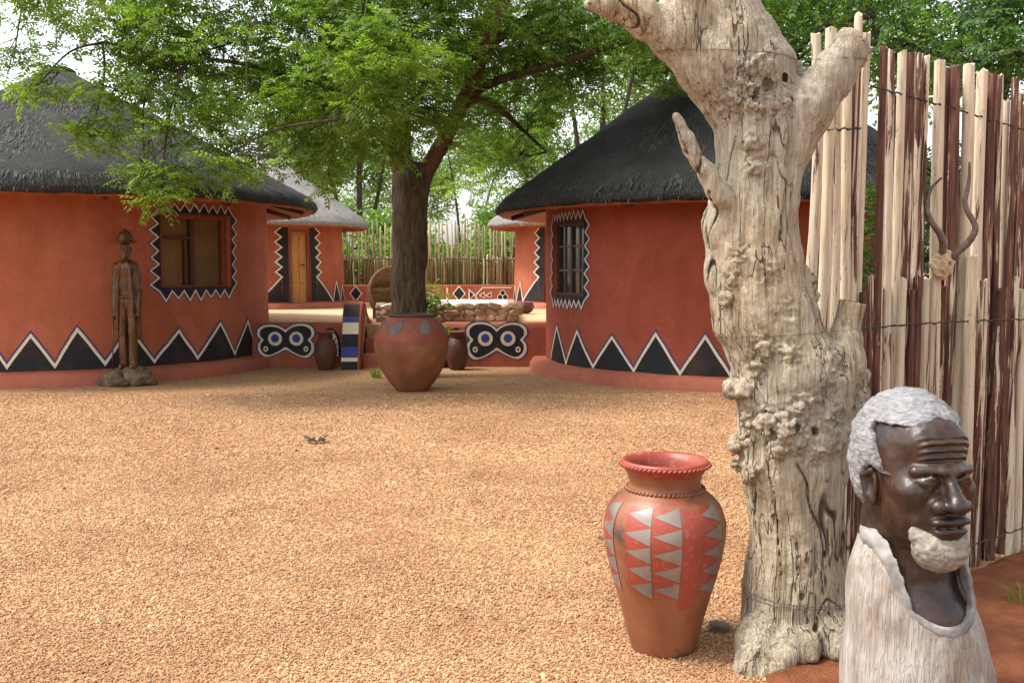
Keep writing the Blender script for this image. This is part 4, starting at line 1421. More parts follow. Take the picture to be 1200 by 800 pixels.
for i, (px, d, w, hh) in enumerate(((395, 31, 1.5, 2.4), (440, 33, 1.8, 2.9), (505, 30.5, 1.3, 2.2), (548, 32, 1.6, 2.6), (590, 31, 1.4, 2.5), (350, 33, 2.0, 3.2), (640, 33, 2, 3))):
    lab = ['pale green bush behind the reed fence next to the hut with the door', 'tall pale bush behind the reed fence left of the courtyard trunk', 'low bush behind the reed fence just right of the courtyard trunk', 'pale bush behind the middle of the right stretch of reed fence', 'bush behind the reed fence touching the half hidden small hut', 'bush seen past the roof of the hut with the door', 'bush behind the half hidden small hut'][i]
    root, k = far_tree('bush', lab, px, d, hh, [(R_.uniform(-w, w), R_.uniform(-.5, .5), R_.uniform(.7, hh), .7, .6, .6) for _ in range(9)], [(-.3, .8, .05), (.4, .8, .05)], 1.25, 'bushes beyond the reed fence', seed=40 + i, z0=.3)
    root['category'] = 'bush'; tot += k
# dark fine-leaved tree behind the log fence
fine = [sprig(60 + s_, 5, 7, .26, .05, .010, .35) for s_ in range(5)]
rl = [(-1.8, .6, 4.0, .9, .9, .45), (-1.3, .2, 3.45, .7, .7, .28), (-.8, .2, 4.1, 1.0, 1.0, .5), (-.2, -.3, 3.5, .8, .8, .30), (.3, .0, 4.1, 1.1, 1, .5), (.7, -.3, 3.45, .8, .8, .32), (1.4, .0, 4.0, 1.0, 1, .5), (1.8, -.4, 3.3, .8, .8, .4), (2.4, 0, 4.1, 1.0, 1, .6), (2.6, -.5, 3.2, .8, .8, .4), (.2, .8, 4.9, 2.2, 1.4, .5), (-2.4, .9, 4.3, .8, .8, .4)]
_, k = far_tree('background_tree', 'dark fine leaved tree spreading over the top of the log fence', 1085, 9.0, 4.6, rl, [(-.6, .9, .09), (.5, 1, .12), (1.3, .85, .08)], 2.6, None, 'leaf_dark', fine, 0, 77); tot += k
rl = [(R_.uniform(-1.6, 1.8), R_.uniform(-.8, .8), R_.uniform(.8, 3.0), .6, .6, .5) for _ in range(13)]
_, k = far_tree('background_tree', 'leafy young tree seen through the gaps of the log fence', 1165, 10.5, 3.2, rl, [(-.4, .9, .06), (.5, 1, .06)], 1.6, None, 'leaf_dark', fine, 0, 78); tot += k
_, k = far_tree('background_tree', 'tall tree behind the dead tree and log fence top', 960, 17, 8, auto_lobes(14, 2.6, 4.6, 8.5, .7, 1.2), [(-.5, .9, .12), (.6, 1, .13)], 1.3, None, 'leaf', [clump(90 + s_, 16, .3, .11, .026) for s_ in range(4)], 0, 79); tot += k
print('far tris', tot)

# ================================================================ DEAD TREE (foreground)
def dead_wood_mat():
    m, t, N, L, b = nodes('weathered_dead_wood')
    v = _coord(t, 'Object')
    vs = _coord(t, 'Object', (9, 9, .75))
    n1 = _noise(t, vs, 3.5, 7, .65, .5)
    n2 = _noise(t, v, 2.4, 4, .6, .8)
    n3 = _noise(t, v, 55, 3, .6)
    col = _ramp(t, n1, [(.25, (.20, .148, .095)), (.40, (.37, .292, .195)), (.55, (.50, .425, .31)), (.78, (.61, .55, .44))])
    col = _mix(t, _ramp(t, n2, [(.48, 0.0), (.72, .42)]), col, (.31, .185, .095))
    col = _mix(t, _ramp(t, _noise(t, v, 1.1, 3), [(.45, 0.0), (.68, .5)]), col, (.36, .335, .30))
    n4 = _noise(t, _coord(t, 'Object', (30, 30, 1.7)), 3, 7, .7, .5)
    col = _mix(t, 1.0, col, _ramp(t, n4, [(.3, (.55, .53, .50)), (.5, (.92, .92, .90)), (.7, (1.12, 1.12, 1.08))]), 'MULTIPLY')
    n5 = _noise(t, v, 13, 6, .65, .6)
    col = _mix(t, _ramp(t, n5, [(.28, .6), (.42, 0.0)]), col, (.20, .145, .095))
    # drying checks: thin wavering lines along the grain
    w1 = _noise(t, _coord(t, 'Object', (7, 7, .55)), 2.1, 3, .5, .7)
    w2 = _noise(t, _coord(t, 'Object', (16, 16, 1.3)), 2.4, 2, .5, .6)
    g0 = _ramp(t, _noise(t, _coord(t, 'Object', (2.2, 2.2, .8)), 2.0, 2), [(.44, 0.0), (.52, 1.0)])
    k1 = _ramp(t, _math(t, 'ABSOLUTE', _math(t, 'SUBTRACT', w1, .5)), [(.003, 1.0), (.011, 0.0)])
    k2 = _ramp(t, _math(t, 'ABSOLUTE', _math(t, 'SUBTRACT', w2, .53)), [(.003, .7), (.012, 0.0)])
    gate = _ramp(t, _noise(t, v, 3.3, 2), [(.52, 0.0), (.62, 1.0)])
    ck = _math(t, 'MAXIMUM', _math(t, 'MULTIPLY', k1, g0), _math(t, 'MULTIPLY', k2, gate))
    at_ = N.new('ShaderNodeAttribute'); at_.attribute_name = 'crack'
    ck = _math(t, 'MAXIMUM', ck, _ramp(t, at_.outputs['Fac'], [(.25, 0.0), (.8, 1.0)]))
    col = _mix(t, _math(t, 'MULTIPLY', ck, .85), col, (.055, .036, .025))
    pit = _ramp(t, _noise(t, v, 30, 2), [(.24, .7), (.34, 0.0)])
    col = _mix(t, pit, col, (.15, .10, .065))
    L.new(col, b.inputs['Base Color'])
    b.inputs['Roughness'].default_value = .88
    b.inputs['Specular IOR Level'].default_value = .15
    h = _math(t, 'ADD', _math(t, 'MULTIPLY', n1, .9), _math(t, 'MULTIPLY', n3, .4))
    h = _math(t, 'ADD', h, _math(t, 'ADD', _math(t, 'MULTIPLY', n4, .8), _math(t, 'MULTIPLY', n5, .7)))
    h = _math(t, 'SUBTRACT', h, _math(t, 'MULTIPLY', ck, 1.3))
    L.new(_bump(t, h, 1.0, .016), b.inputs['Normal'])
    return m
MAT['dead'] = dead_wood_mat()
DD = 4.02
dt = empty('dead_tree', ground(934, 775), 'bare weathered grey dead tree with burls and sawn stubs beside the urn', 'tree')
S_ = DD / FPX
outline = [(800, 858, 996), (785, 863, 993), (740, 868, 990), (700, 872, 990), (625, 878, 989), (550, 868, 991), (500, 868, 994), (440, 860, 988), (400, 850, 964), (368, 836, 953), (315, 827, 938), (263, 826, 931), (210, 838, 935), (160, 843, 942), (125, 838, 940), (90, 822, 928), (55, 806, 908), (20, 800, 888), (-40, 798, 878), (-110, 796, 866)]
FL = (1, 1.08, 1)
def tp(px, py, d=DD): return np.array(at(px, py, d))
G = SDF((.22, 3.55, -.08), (1.56, 4.40, 2.90), .0064)
cen = [tp((a + b_) / 2, y) for y, a, b_ in outline]; hw = [(b_ - a) / 2 * S_ for y, a, b_ in outline]
G.chain(cen, hw, .015, FL)
G.chain([tp(868, 120), tp(832, 80, 3.98), tp(790, 42, 3.94), tp(748, 16, 3.9), tp(714, 5, 3.87)], [x * S_ for x in (42, 36, 26, 19, 13)], .03)
G.chain([tp(714, 5, 3.87), tp(697, 2, 3.86), tp(690, 6, 3.86)], [x * S_ for x in (12, 7, 4)], .02)
G.chain([tp(790, 40, 3.94), tp(806, 10, 3.98), tp(812, -30, 4.0)], [x * S_ for x in (22, 28, 24)], .05)
G.chain([tp(915, 165), tp(944, 128, 3.98), tp(976, 88, 3.97), tp(1000, 52, 3.96)], [x * S_ for x in (40, 31, 23, 20)], .03)
G.chain([tp(1000, 60, 3.96), tp(1012, 38, 3.96)], [x * S_ for x in (18, 10)], .02)
G.chain([tp(846, 232, 3.92), tp(823, 198, 3.90), tp(805, 162, 3.88), tp(792, 136, 3.87)], [x * S_ for x in (15, 9.5, 7, 3.5)], .015)
G.chain([tp(962, 470, 3.98), tp(985, 425, 3.98), tp(992, 398, 3.98)], [x * S_ for x in (34, 25, 17)], .03)
G.chain([tp(985, 520), tp(1006, 470, 4.1), tp(1012, 440, 4.12)], [x * S_ for x in (20, 14, 7)], .03)
# root toes
for a, b_, r in (((890, 745, 3.9), (880, 783, 3.82), 26), ((930, 750, 3.85), (905, 786, 3.78), 20), ((975, 735, 3.9), (985, 760, 3.84), 26), ((950, 745, 3.85), (948, 768, 3.80), 14), ((1000, 760, 4.1), (1010, 800, 4.1), 20)):
    G.cone(tp(*a), tp(*b_), r * S_, r * .8 * S_, .03)
def front(px, py):
    ys = [o_[0] for o_ in outline][::-1]
    l_ = np.interp(py, ys, [o_[1] for o_ in outline][::-1]); r_ = np.interp(py, ys, [o_[2] for o_ in outline][::-1])
    c, h_ = (l_ + r_) / 2, (r_ - l_) / 2
    return DD - math.sqrt(max(h_ * h_ - (px - c) ** 2, 0)) * S_ / FL[1]
rk = random.Random(4)
knobs = []
for i in range(60):
    a, q = rk.uniform(0, 6.283), math.sqrt(rk.random())
    knobs.append((902 + 46 * q * math.cos(a), 100 + 31 * q * math.sin(a), rk.uniform(3.5, 8.5)))
for i in range(20):
    knobs.append((rk.uniform(846, 868), rk.uniform(90, 130), rk.uniform(3, 6)))
for (x, y, r) in ((900, 495, 13), (925, 500, 15), (945, 470, 12), (968, 490, 13), (985, 505, 10), (930, 520, 13), (912, 527, 11), (955, 532, 10), (880, 555, 10), (868, 520, 12), (876, 490, 10), (863, 455, 12), (885, 430, 8), (895, 407, 11), (925, 412, 11), (885, 195, 8), (858, 330, 6), (902, 320, 9), (918, 365, 9), (850, 350, 7), (940, 330, 11), (868, 297, 7), (946, 347, 9), (968, 432, 13), (990, 470, 10), (975, 520, 9), (862, 545, 8), (940, 100, 16), (965, 118, 14), (880, 170, 7), (965, 455, 10)):
    knobs.append((x, y, r))
    for j in range(4):
        a = rk.uniform(0, 6.28); knobs.append((x + r * .8 * math.cos(a), y + r * .8 * math.sin(a), r * rk.uniform(.3, .55)))
kc = []
for (x, y, r) in knobs:
    d = front(x, y); c = tp(x, y, d + r * .18 * S_); kc.append((c, r * S_))
    G.ell(c, np.array((1, .9, rk.uniform(.8, 1.1))) * r * .9 * S_, .010)
# broken end of the right limb
_p0 = tp(1007, 48, 3.96); _nv = np.array((.62, .12, .77))
G.field(lambda X, Y, Z: np.maximum(-((X - _p0[0]) * _nv[0] + (Y - _p0[1]) * _nv[1] + (Z - _p0[2]) * _nv[2] + .012 * np.sin(X * 160) * np.sin(Y * 130)), 1.27 - X), .004, 'cut')
# hollows
G.ell(tp(838, 318, front(848, 318) + .03), (.028, .06, .12), .02, 'cut'); G.ell(tp(838, 355, front(848, 350) + .03), (.02, .05, .05), .02, 'cut')
G.ell(tp(888, 622, front(892, 622) - .01), (.017, .05, .06), .015, 'cut')
G.ell(tp(955, 788, 3.82), (.10, .10, .055), .03, 'cut'); G.ell(tp(925, 800, 3.78), (.06, .1, .05), .02, 'cut')
for (x, y, r) in ((900, 100, 5), (918, 92, 4), (885, 112, 4), (925, 118, 4), (932, 502, 5), (955, 505, 5), (905, 505, 4), (948, 62, 4), (955, 735, 4), (940, 700, 3), (910, 645, 3), (965, 562, 3)):
    G.ell(tp(x, y, front(x, y) - .004), (r * S_, .035, r * S_ * 1.3), .006, 'cut')
V, F = G.nets()
V = relax(V, F, 1, .5)
N_ = vnormals(V, F)
Kc = np.array([c for c, r in kc]); Kr = np.array([r for c, r in kc])
kd = np.full(len(V), 9.0)
for c, r in zip(Kc, Kr): kd = np.minimum(kd, np.linalg.norm(V - c, axis=1) / (r + .012))
kn = np.clip(1.7 - kd, 0, 1)
# grain follows the stem: sheared with the lean of the trunk
cx_ = np.interp(V[:, 2], [c[2] for c in cen], [c[0] for c in cen])
Q = V.copy(); Q[:, 0] -= cx_
tw_ = Q[:, 2] * .35
Q2 = np.stack([Q[:, 0] * np.cos(tw_) - (Q[:, 1] - DD) * np.sin(tw_), Q[:, 0] * np.sin(tw_) + (Q[:, 1] - DD) * np.cos(tw_), Q[:, 2]], 1)
g1 = fbm(Q2 * np.array((16, 16, 1.5)), 3, 3)
g2 = fbm(V * 9, 9, 3)
wv = Q2 + .035 * np.stack([vnoise(V * 6, 31), vnoise(V * 6, 32), 0 * V[:, 0]], 1)
g3 = fbm(wv * np.array((8.5, 8.5, .75)), 21, 2)
msk = np.clip(vnoise(V * np.array((5, 5, 1.6)), 51) * 2 + .1, 0, 1)
cr = np.clip(1 - np.abs(g3) / .045, 0, 1) * msk * (1 - .8 * kn)
g4 = fbm(V * 45, 13, 2)
g5 = 1 - 2 * np.abs(vnoise(wv * np.array((22, 22, 1.7)), 61))
V = V + N_ * (.006 * g5 * (1 - .7 * kn) + .0085 * g1 * (1 - .5 * kn) + .011 * g2 * (.5 + kn) + .011 * g4 * kn + .006 * fbm(V * 85, 71, 2) * kn - .016 * cr)[:, None]
o = mesh_np('trunk', V, F, MAT['dead'], None, True)
a_ = o.data.attributes.new('crack', 'FLOAT', 'POINT')
if len(o.data.vertices) == len(V): a_.data.foreach_set('value', cr.astype(np.float32))
keep(o, dt)
bvh = BVHTree.FromPolygons([tuple(v) for v in V], [tuple(f) for f in F])
print('dead tree quads', len(F))
# sawn stub with a flat pale end
pts = [at(985, 428, 3.98), at(990, 400, 3.98), at(996, 372, 3.98), at(1000, 354, 3.98)]
o = bark_tube('sawn_stub', pts, [.082, .064, .056, .058], MAT['dead'], dt, 20, .10, 8, 5)
e = pts[-1]; ax_ = (pts[-1] - pts[-2]).normalized()
mb = MB(); u_ = ax_.orthogonal().normalized(); w_ = ax_.cross(u_)
ring = [e + ax_ * .002 + (u_ * math.cos(k * math.pi / 10) + w_ * math.sin(k * math.pi / 10)) * .053 for k in range(20)]
mb.add(ring, [tuple(range(20))])
sub(mb.build('sawn_face', simple('sawn_wood_end', (.40, .33, .25), (.56, .48, .37), 18, .9, .3, .004)), o, dt)
# wire wound round the trunk
def wind(py0, py1, n_=60, a0=-3.6, a1=.5, off=.004):
    P = []
    for i in range(n_):
        f = i / (n_ - 1); a = a0 + (a1 - a0) * f
        py = py0 + (py1 - py0) * f
        z = tp(930, py)[2]; cx = np.interp(z, [c[2] for c in cen[:15]], [c[0] for c in cen[:15]])
        d = Vector((math.cos(a), math.sin(a), 0)); q = Vector((cx, DD, z)) + d * .6
        h_, nn, _, _ = bvh.ray_cast(q, -d, .6)
        if h_ is not None: P.append(h_ + d * off)
    return P
for (a, b_) in ((395, 384), (684, 699), (690, 700), (66, 78)):
    P = wind(a, b_)
    keep(MB().tube([Vector(p) for p in P], .0013, 5).build('binding_wire', MAT['wire_grey']), dt)

# ================================================================ LOG FENCE
def log_mat():
    m, t, N, L, b = nodes('split_pole_wood')
    c = N.new('ShaderNodeTexCoord'); oi = N.new('ShaderNodeObjectInfo')
    vm = N.new('ShaderNodeVectorMath'); vm.operation = 'MULTIPLY_ADD'
    L.new(oi.outputs['Random'], vm.inputs[0]); vm.inputs[1].default_value = (37, 19, 53); L.new(c.outputs['Object'], vm.inputs[2])
    mp = N.new('ShaderNodeMapping'); mp.inputs['Scale'].default_value = (20, 20, 1.25); L.new(vm.outputs[0], mp.inputs[0])
    v = mp.outputs[0]
    n1 = _noise(t, v, 1.3, 8, .68, .9)
    sepc = N.new('ShaderNodeSeparateColor'); L.new(oi.outputs['Color'], sepc.inputs[0])
    f = _math(t, 'ADD', n1, _math(t, 'MULTIPLY_ADD', sepc.outputs[0], .30, -.145))
    bark = _ramp(t, _noise(t, v, 4, 4), [(.3, (.045, .019, .016)), (.55, (.12, .048, .031)), (.75, (.25, .12, .07))])
    sap = _ramp(t, _noise(t, v, 3, 5, .6), [(.25, (.32, .20, .12)), (.42, (.52, .41, .28)), (.7, (.64, .57, .45))])
    col = _mix(t, _ramp(t, f, [(.475, 0.0), (.51, 1.0)]), bark, sap)
    mp2 = N.new('ShaderNodeMapping'); mp2.inputs['Scale'].default_value = (30, 30, 12); L.new(vm.outputs[0], mp2.inputs[0])
    col = _mix(t, _ramp(t, _noise(t, mp2.outputs[0], 1.2, 2), [(.22, .9), (.32, 0.0)]), col, (.09, .035, .02))
    L.new(col, b.inputs['Base Color'])
    b.inputs['Roughness'].default_value = .75
    b.inputs['Specular IOR Level'].default_value = .3
    h = _math(t, 'ADD', _math(t, 'MULTIPLY', n1, 1.0), _math(t, 'MULTIPLY', _noise(t, mp2.outputs[0], 2.5, 3), .3))
    L.new(_bump(t, h, .6, .012), b.inputs['Normal'])
    return m
MAT['log'] = log_mat()
def fence_d(px):
    k = (px - 600) / FPX
    return (5.19 - .77 * 2.44) / (1 - .77 * k)
lf = empty('log_fence', (2.2, fence_d(1090), 0), 'tall fence of split red brown and pale poles behind the carved bust', 'fence')
def post(px, wpx, ytop, pale, ybot=None, off=0.0, seed=0, z0=-.05):
    rs = random.Random(seed)
    d = fence_d(px) + off
    b0 = at(px, 315, d); zt_ = at(px, ytop, d).z
    if ybot is not None: z0 = at(px, ybot, d).z
    r = wpx / 2 * d / FPX * 1.04
    n_, V, F = 10, [], []
    K = 8
    prof = [r * (1 + .22 * mnoise.noise(Vector((math.cos(k * .628) * 1.3, math.sin(k * .628) * 1.3, seed * 3.7)))) for k in range(n_)]
    bx, by = rs.uniform(-1, 1), rs.uniform(-1, 1)
    for i in range(K + 1):
        f = i / K; z = z0 + (zt_ - z0) * f
        ox = r * .75 * math.sin(f * 4 + bx * 5) * bx; oy = r * .3 * math.sin(f * 3 + by * 5) * by
        s_ = 1.06 - .16 * f
        for k in range(n_):
            a = k * .6283
            V.append((ox + prof[k] * s_ * math.cos(a) * (1 + .06 * rs.uniform(-1, 1)), oy + prof[k] * s_ * math.sin(a), z + (rs.uniform(-.012, .012) if i == K else 0)))
    for i in range(K):
        for k in range(n_): F.append((i * n_ + k, i * n_ + (k + 1) % n_, (i + 1) * n_ + (k + 1) % n_, (i + 1) * n_ + k))
    F += [tuple(range(n_ - 1, -1, -1)), tuple(range(K * n_, (K + 1) * n_))]
    o = mesh('post', V, F, MAT['log'], None, True)
    o.data.set_sharp_from_angle(angle=RAD(55))
    o.color = (pale, pale, pale, 1)
    o.parent = lf
    o.location = (b0.x - lf.location.x, d - lf.location.y, 0)
    return o
talls = [(951, 12, 41, .75, 345), (964, 14, 34, .80, None), (978, 12, 42, .85, None), (990, 12, 46, .9, None), (999, 10, 18, .35, None), (1007, 10, 40, .85, None),
         (1030, 9, 56, .08, None), (1040, 9, 60, .55, None), (1050, 11, 61, .8, None), (1061, 11, 62, .3, None), (1071, 8, 64, .5, None), (1078, 8, 67, .55, None),
         (1096, 13, 71, .85, None), (1112, 11, 77, .1, None), (1125, 15, 76, .95, None), (1144, 12, 83, .75, None), (1155, 10, 86, .1, None), (1165, 8, 88, .35, None),
         (1182, 9, 93, .05, None), (1194, 9, 96, .3, None), (1205, 10, 97, .2, None), (1218, 10, 99, .5, None), (1232, 11, 101, .4, None), (1246, 10, 103, .2, None), (1260, 11, 105, .6, None)]
for i, (px, w, yt, pale, yb) in enumerate(talls):
    post(px, w, yt, pale, yb, .10 if px < 1015 else .0, i + 1)
post(956, 11, 350, .45, 386, .16, 90)
post(952, 12, 388, .3, None, .16, 91)
rp_ = random.Random(77)
x, i = 1028, 400
while x < 1280:                                        # second rank of tall poles closing the gaps
    w = rp_.uniform(8, 13)
    if rp_.random() < .93:
        post(x + w / 2, w, 60 + (x - 1030) * .24 + rp_.uniform(2, 26), rp_.choice((.0, .1, .2, .3, .5, .7, .9)), None, .085 + rp_.uniform(-.01, .02), i)
    x += w * 1.05; i += 1
x, i = 1006, 200
while x < 1275:                                        # short poles filling the foot of the fence
    w = rp_.uniform(7.5, 12)
    post(x + w / 2, w * 1.08, rp_.uniform(322, 346), rp_.choice((.0, .05, .1, .2, .35, .5, .7, .85)), None, rp_.choice((-.07, .04, .045, .05)), i)
    x += w * .98; i += 1
post(1139, 15, 300, .95, 678 + 0, -.15, 333)
def fwire(pts, off):
    P = []
    for i in range(len(pts) - 1):
        for k in range(12):
            f = k / 12
            px = pts[i][0] + (pts[i + 1][0] - pts[i][0]) * f; py = pts[i][1] + (pts[i + 1][1] - pts[i][1]) * f + .9 * math.sin(px * .5)
            P.append(at(px, py, fence_d(px) + off + .008 * math.sin(px * .37)))
    mb = MB().tube(P, .0032, 5)
    P2 = [p + Vector((0, .006 * math.sin(j * 1.9), .006 * math.cos(j * 1.9))) for j, p in enumerate(P)]
    mb.tube(P2, .0028, 5)
    keep(mb.build('binding_wire', MAT['wire']), lf)
fwire([(1020, 101), (1080, 117), (1140, 134), (1200, 152), (1260, 164)], -.055)
fwire([(1005, 385), (1080, 379), (1140, 376), (1200, 374), (1265, 371)], -.145)
fwire([(1090, 650), (1140, 638), (1200, 618), (1265, 598)], -.205)
fwire([(940, 150), (975, 152), (1012, 150)], .04)

# ---- antelope skull with two horns
sk = empty('antelope_skull', at(1107, 322, fence_d(1107) - .10), 'small antelope skull with two ridged wavy horns hung on the log fence', 'skull')
sk.location.z -= 0
MAT['bone'] = simple('old_bone', (.42, .30, .15), (.66, .54, .36), 22, .7, .7, .01)
MAT['horn'] = simple('dark_horn', (.085, .055, .045), (.22, .155, .115), 30, .5, .3, .004)
dS = fence_d(1107) - .115
G = SDF(np.array(at(1107, 312, dS)) - .11, np.array(at(1107, 312, dS)) + .11, .005)
q = lambda px, py, dy=0: np.array(at(px, py, dS + dy))
G.chain([q(1107, 300), q(1107, 312), q(1105, 324)], [.036, .036, .02], .01)
G.chain([q(1098, 300), q(1094, 310), q(1098, 322)], [.016, .02, .012], .015)
G.chain([q(1114, 300), q(1115, 308), q(1113, 318)], [.016, .016, .012], .012)
G.ell(q(1097, 308, -.03), (.012, .02, .014), .006, 'cut'); G.ell(q(1113, 309, -.03), (.010, .02, .013), .006, 'cut'); G.ell(q(1105, 320, -.03), (.008, .02, .012), .006, 'cut')
V, F = G.nets(); V = V + vnormals(V, F) * (.004 * fbm(V * 60, 3, 2))[:, None]
keep(mesh_np('skull', V, F, MAT['bone']), sk)
for pts in ([(1103, 303, 0), (1105, 288, -.03), (1102, 275, -.05), (1093, 262, -.06), (1087, 248, -.05), (1087, 234, -.03), (1092, 220, -.03), (1104, 208, -.05)],
            [(1112, 304, 0), (1122, 295, -.03), (1134, 285, -.05), (1142, 272, -.06), (1142, 262, -.06), (1134, 248, -.05), (1131, 236, -.04), (1134, 222, -.03), (1136, 205, -.03), (1136, 190, -.04)]):
    P = smooth_path([at(a, b_, dS + c) for a, b_, c in pts], 12)
    k = len(P); rr = [(.0165 * (1 - i / k) ** .55 + .0025) * (1 + .10 * max(0, math.sin(i * 1.15)) * (1 - i / k)) for i in range(k)]
    keep(MB().tube(P, rr, 10).build('horn', MAT['horn'], None, True), sk)

# ================================================================ DECORATED URN
def slip(name, c1, c2, soot, wear, rough=.42, spec=.45, metal=0.0):
    m, t, N, L, b = nodes(name)
    v = _coord(t, 'Object')
    n1 = _noise(t, _coord(t, 'Object', (1, 1, .7)), 5, 6, .6, .3)
    col = _ramp(t, n1, [(.3, c1), (.7, c2)])
    if wear: col = _mix(t, _ramp(t, _noise(t, v, 34, 5, .7), [(.56, 0.0), (.66, wear)]), col, (.34, .16, .08))
    if soot: col = _mix(t, _ramp(t, _noise(t, v, 3.6, 4, .6, .5), [(.54, 0.0), (.66, soot)]), col, (.055, .042, .036))
    L.new(col, b.inputs['Base Color'])
    L.new(_ramp(t, n1, [(.3, rough - .08), (.7, rough + .12)]), b.inputs['Roughness'])
    b.inputs['Specular IOR Level'].default_value = spec
    b.inputs['Metallic'].default_value = metal
    h = _math(t, 'ADD', n1, _math(t, 'MULTIPLY', _noise(t, v, 45, 3), .35))
    L.new(_bump(t, h, .3, .006), b.inputs['Normal'])
    return m
MAT['terra'] = slip('burnished_terracotta', (.16, .052, .024), (.29, .108, .048), .95, 0, .44)
MAT['redslip'] = slip('red_slip', (.22, .034, .021), (.31, .056, .035), .45, .6, .44)
MAT['graphite'] = slip('graphite_slip', (.11, .092, .082), (.24, .205, .18), .45, .7, .36, .5)
MAT['soot'] = simple('fire_cloud', (.05, .035, .03), (.12, .08, .06), 6, .5, .2, .004)
uc = Vector((at(779, 560, 4.06).x, 4.06, 0))
ur = empty('decorated_urn', uc, 'tall terracotta urn with red and grey triangle pattern beside the dead tree', 'urn')
UP = [(.128, 0), (.137, .012), (.150, .06), (.175, .16), (.208, .28), (.238, .40), (.253, .49), (.252, .55), (.236, .605), (.205, .648), (.172, .675), (.156, .690), (.150, .705), (.151, .725), (.158, .75), (.172, .775), (.180, .786), (.181, .798), (.174, .806), (.160, .800), (.146, .77), (.138, .72), (.14, .68), (.19, .62), (.21, .5), (.1, .1), (.0, .08)]
uz_, ur_ = [p[1] for p in UP[:16]], [p[0] for p in UP[:16]]
outer = [(p.x, p.y) for p in smooth_path([(r, z, 0) for r, z in UP[:19]], 4)]
body = MB().lathe(outer + UP[19:], 72, (0, 0, 0), .012, 3.0).build('body', MAT['terra'], ur, True)
def usurf(a, z, off):
    r = np.interp(z, [p[1] for p in outer[:64]], [p[0] for p in outer[:64]])
    r *= 1 + .012 * mnoise.noise(Vector((math.cos(a) * 1.3 + 3.0, math.sin(a) * 1.3, z * 2.5)))
    return (math.cos(a) * (r + off), math.sin(a) * (r + off), z)
def upatch(mb, P, off, n_=8):
    if len(P) == 3: P = [P[0], P[1], P[2], P[2]]
    V, F = [], []
    for i in range(n_ + 1):
        for j in range(n_ + 1):
            s_, t2 = i / n_, j / n_
            a = (P[0][0] * (1 - s_) + P[1][0] * s_) * (1 - t2) + (P[3][0] * (1 - s_) + P[2][0] * s_) * t2
            z = (P[0][1] * (1 - s_) + P[1][1] * s_) * (1 - t2) + (P[3][1] * (1 - s_) + P[2][1] * s_) * t2
            V.append(usurf(a, z, off))
    for i in range(n_):
        for j in range(n_): F.append((i * (n_ + 1) + j, (i + 1) * (n_ + 1) + j, (i + 1) * (n_ + 1) + j + 1, i * (n_ + 1) + j + 1))
    mb.add(V, F)
Zt, Zb = .662, .245
a = RAD(-90 - 62)
for rep in range(3):
    for wdeg, typ in ((14, 'tan'), (28, 'tri'), (28, 'tri'), (21, 'red'), (29, 'tri')):
        b_ = a + RAD(wdeg)
        if typ != 'tan':
            zb_ = Zb + (.0 if typ == 'red' else .03) + .02 * math.sin(a * 5)
            mb = MB(); upatch(mb, [(a + .008, zb_), (b_ - .008, zb_), (b_ - .008, Zt), (a + .008, Zt)], .0012, 14)
            mb.build('red_panel', MAT['redslip'], body, True)
        if typ == 'tri':
            nr = 5; hh = (Zt - Zb - .04) / nr
            for r in range(nr):
                z_ = Zt - .012 - hh * r
                mb = MB(); upatch(mb, [(a + .015, z_ - hh * .42), (b_ - .015, z_ - hh * .95), (b_ - .015, z_)], .0026, 6)
                mb.build('grey_triangle', MAT['graphite'], body, True)
        a = b_
for z, rr_, r0 in ((.687, .159, .0085), (.789, .1825, .0075)):
    mb = MB()
    nb_ = 56
    for k in range(nb_):
        a1 = 2 * math.pi * k / nb_; a2 = a1 + .13
        mb.tube([(rr_ * math.cos(a1), rr_ * math.sin(a1), z - .006), ((rr_ + .004) * math.cos((a1 + a2) / 2), (rr_ + .004) * math.sin((a1 + a2) / 2), z), (rr_ * math.cos(a2), rr_ * math.sin(a2), z + .006)], [r0 * .6, r0, r0 * .6], 6)
    mb.build('rope_band', MAT['terra'] if z < .7 else MAT['redslip'], body, True)['kind'] = 'stuff'
for z0, z1, ri in ((.745, .80, 0),):
    mb = MB()
    mb.lathe([(.1605, .752), (.174, .776), (.1825, .788), (.1828, .799), (.175, .808), (.159, .803), (.1445, .772), (.136, .72), (.138, .69)], 64)
    mb.F.pop()
    mb.build('rim', MAT['redslip'], body, True)

# ---- stone or clod beside the urn, dry leaf litter
stn = tag(stone(ground(842, 740) + Vector((0, 0, .022)), (.055, .04, .032)), 'small grey stone lying between the urn and dead tree', 'stone')
stn.data = stone_me[2].copy(); stn.data.materials[0] = simple('grey_stone', (.10, .085, .07), (.22, .19, .16), 12, .9, .5, .01)

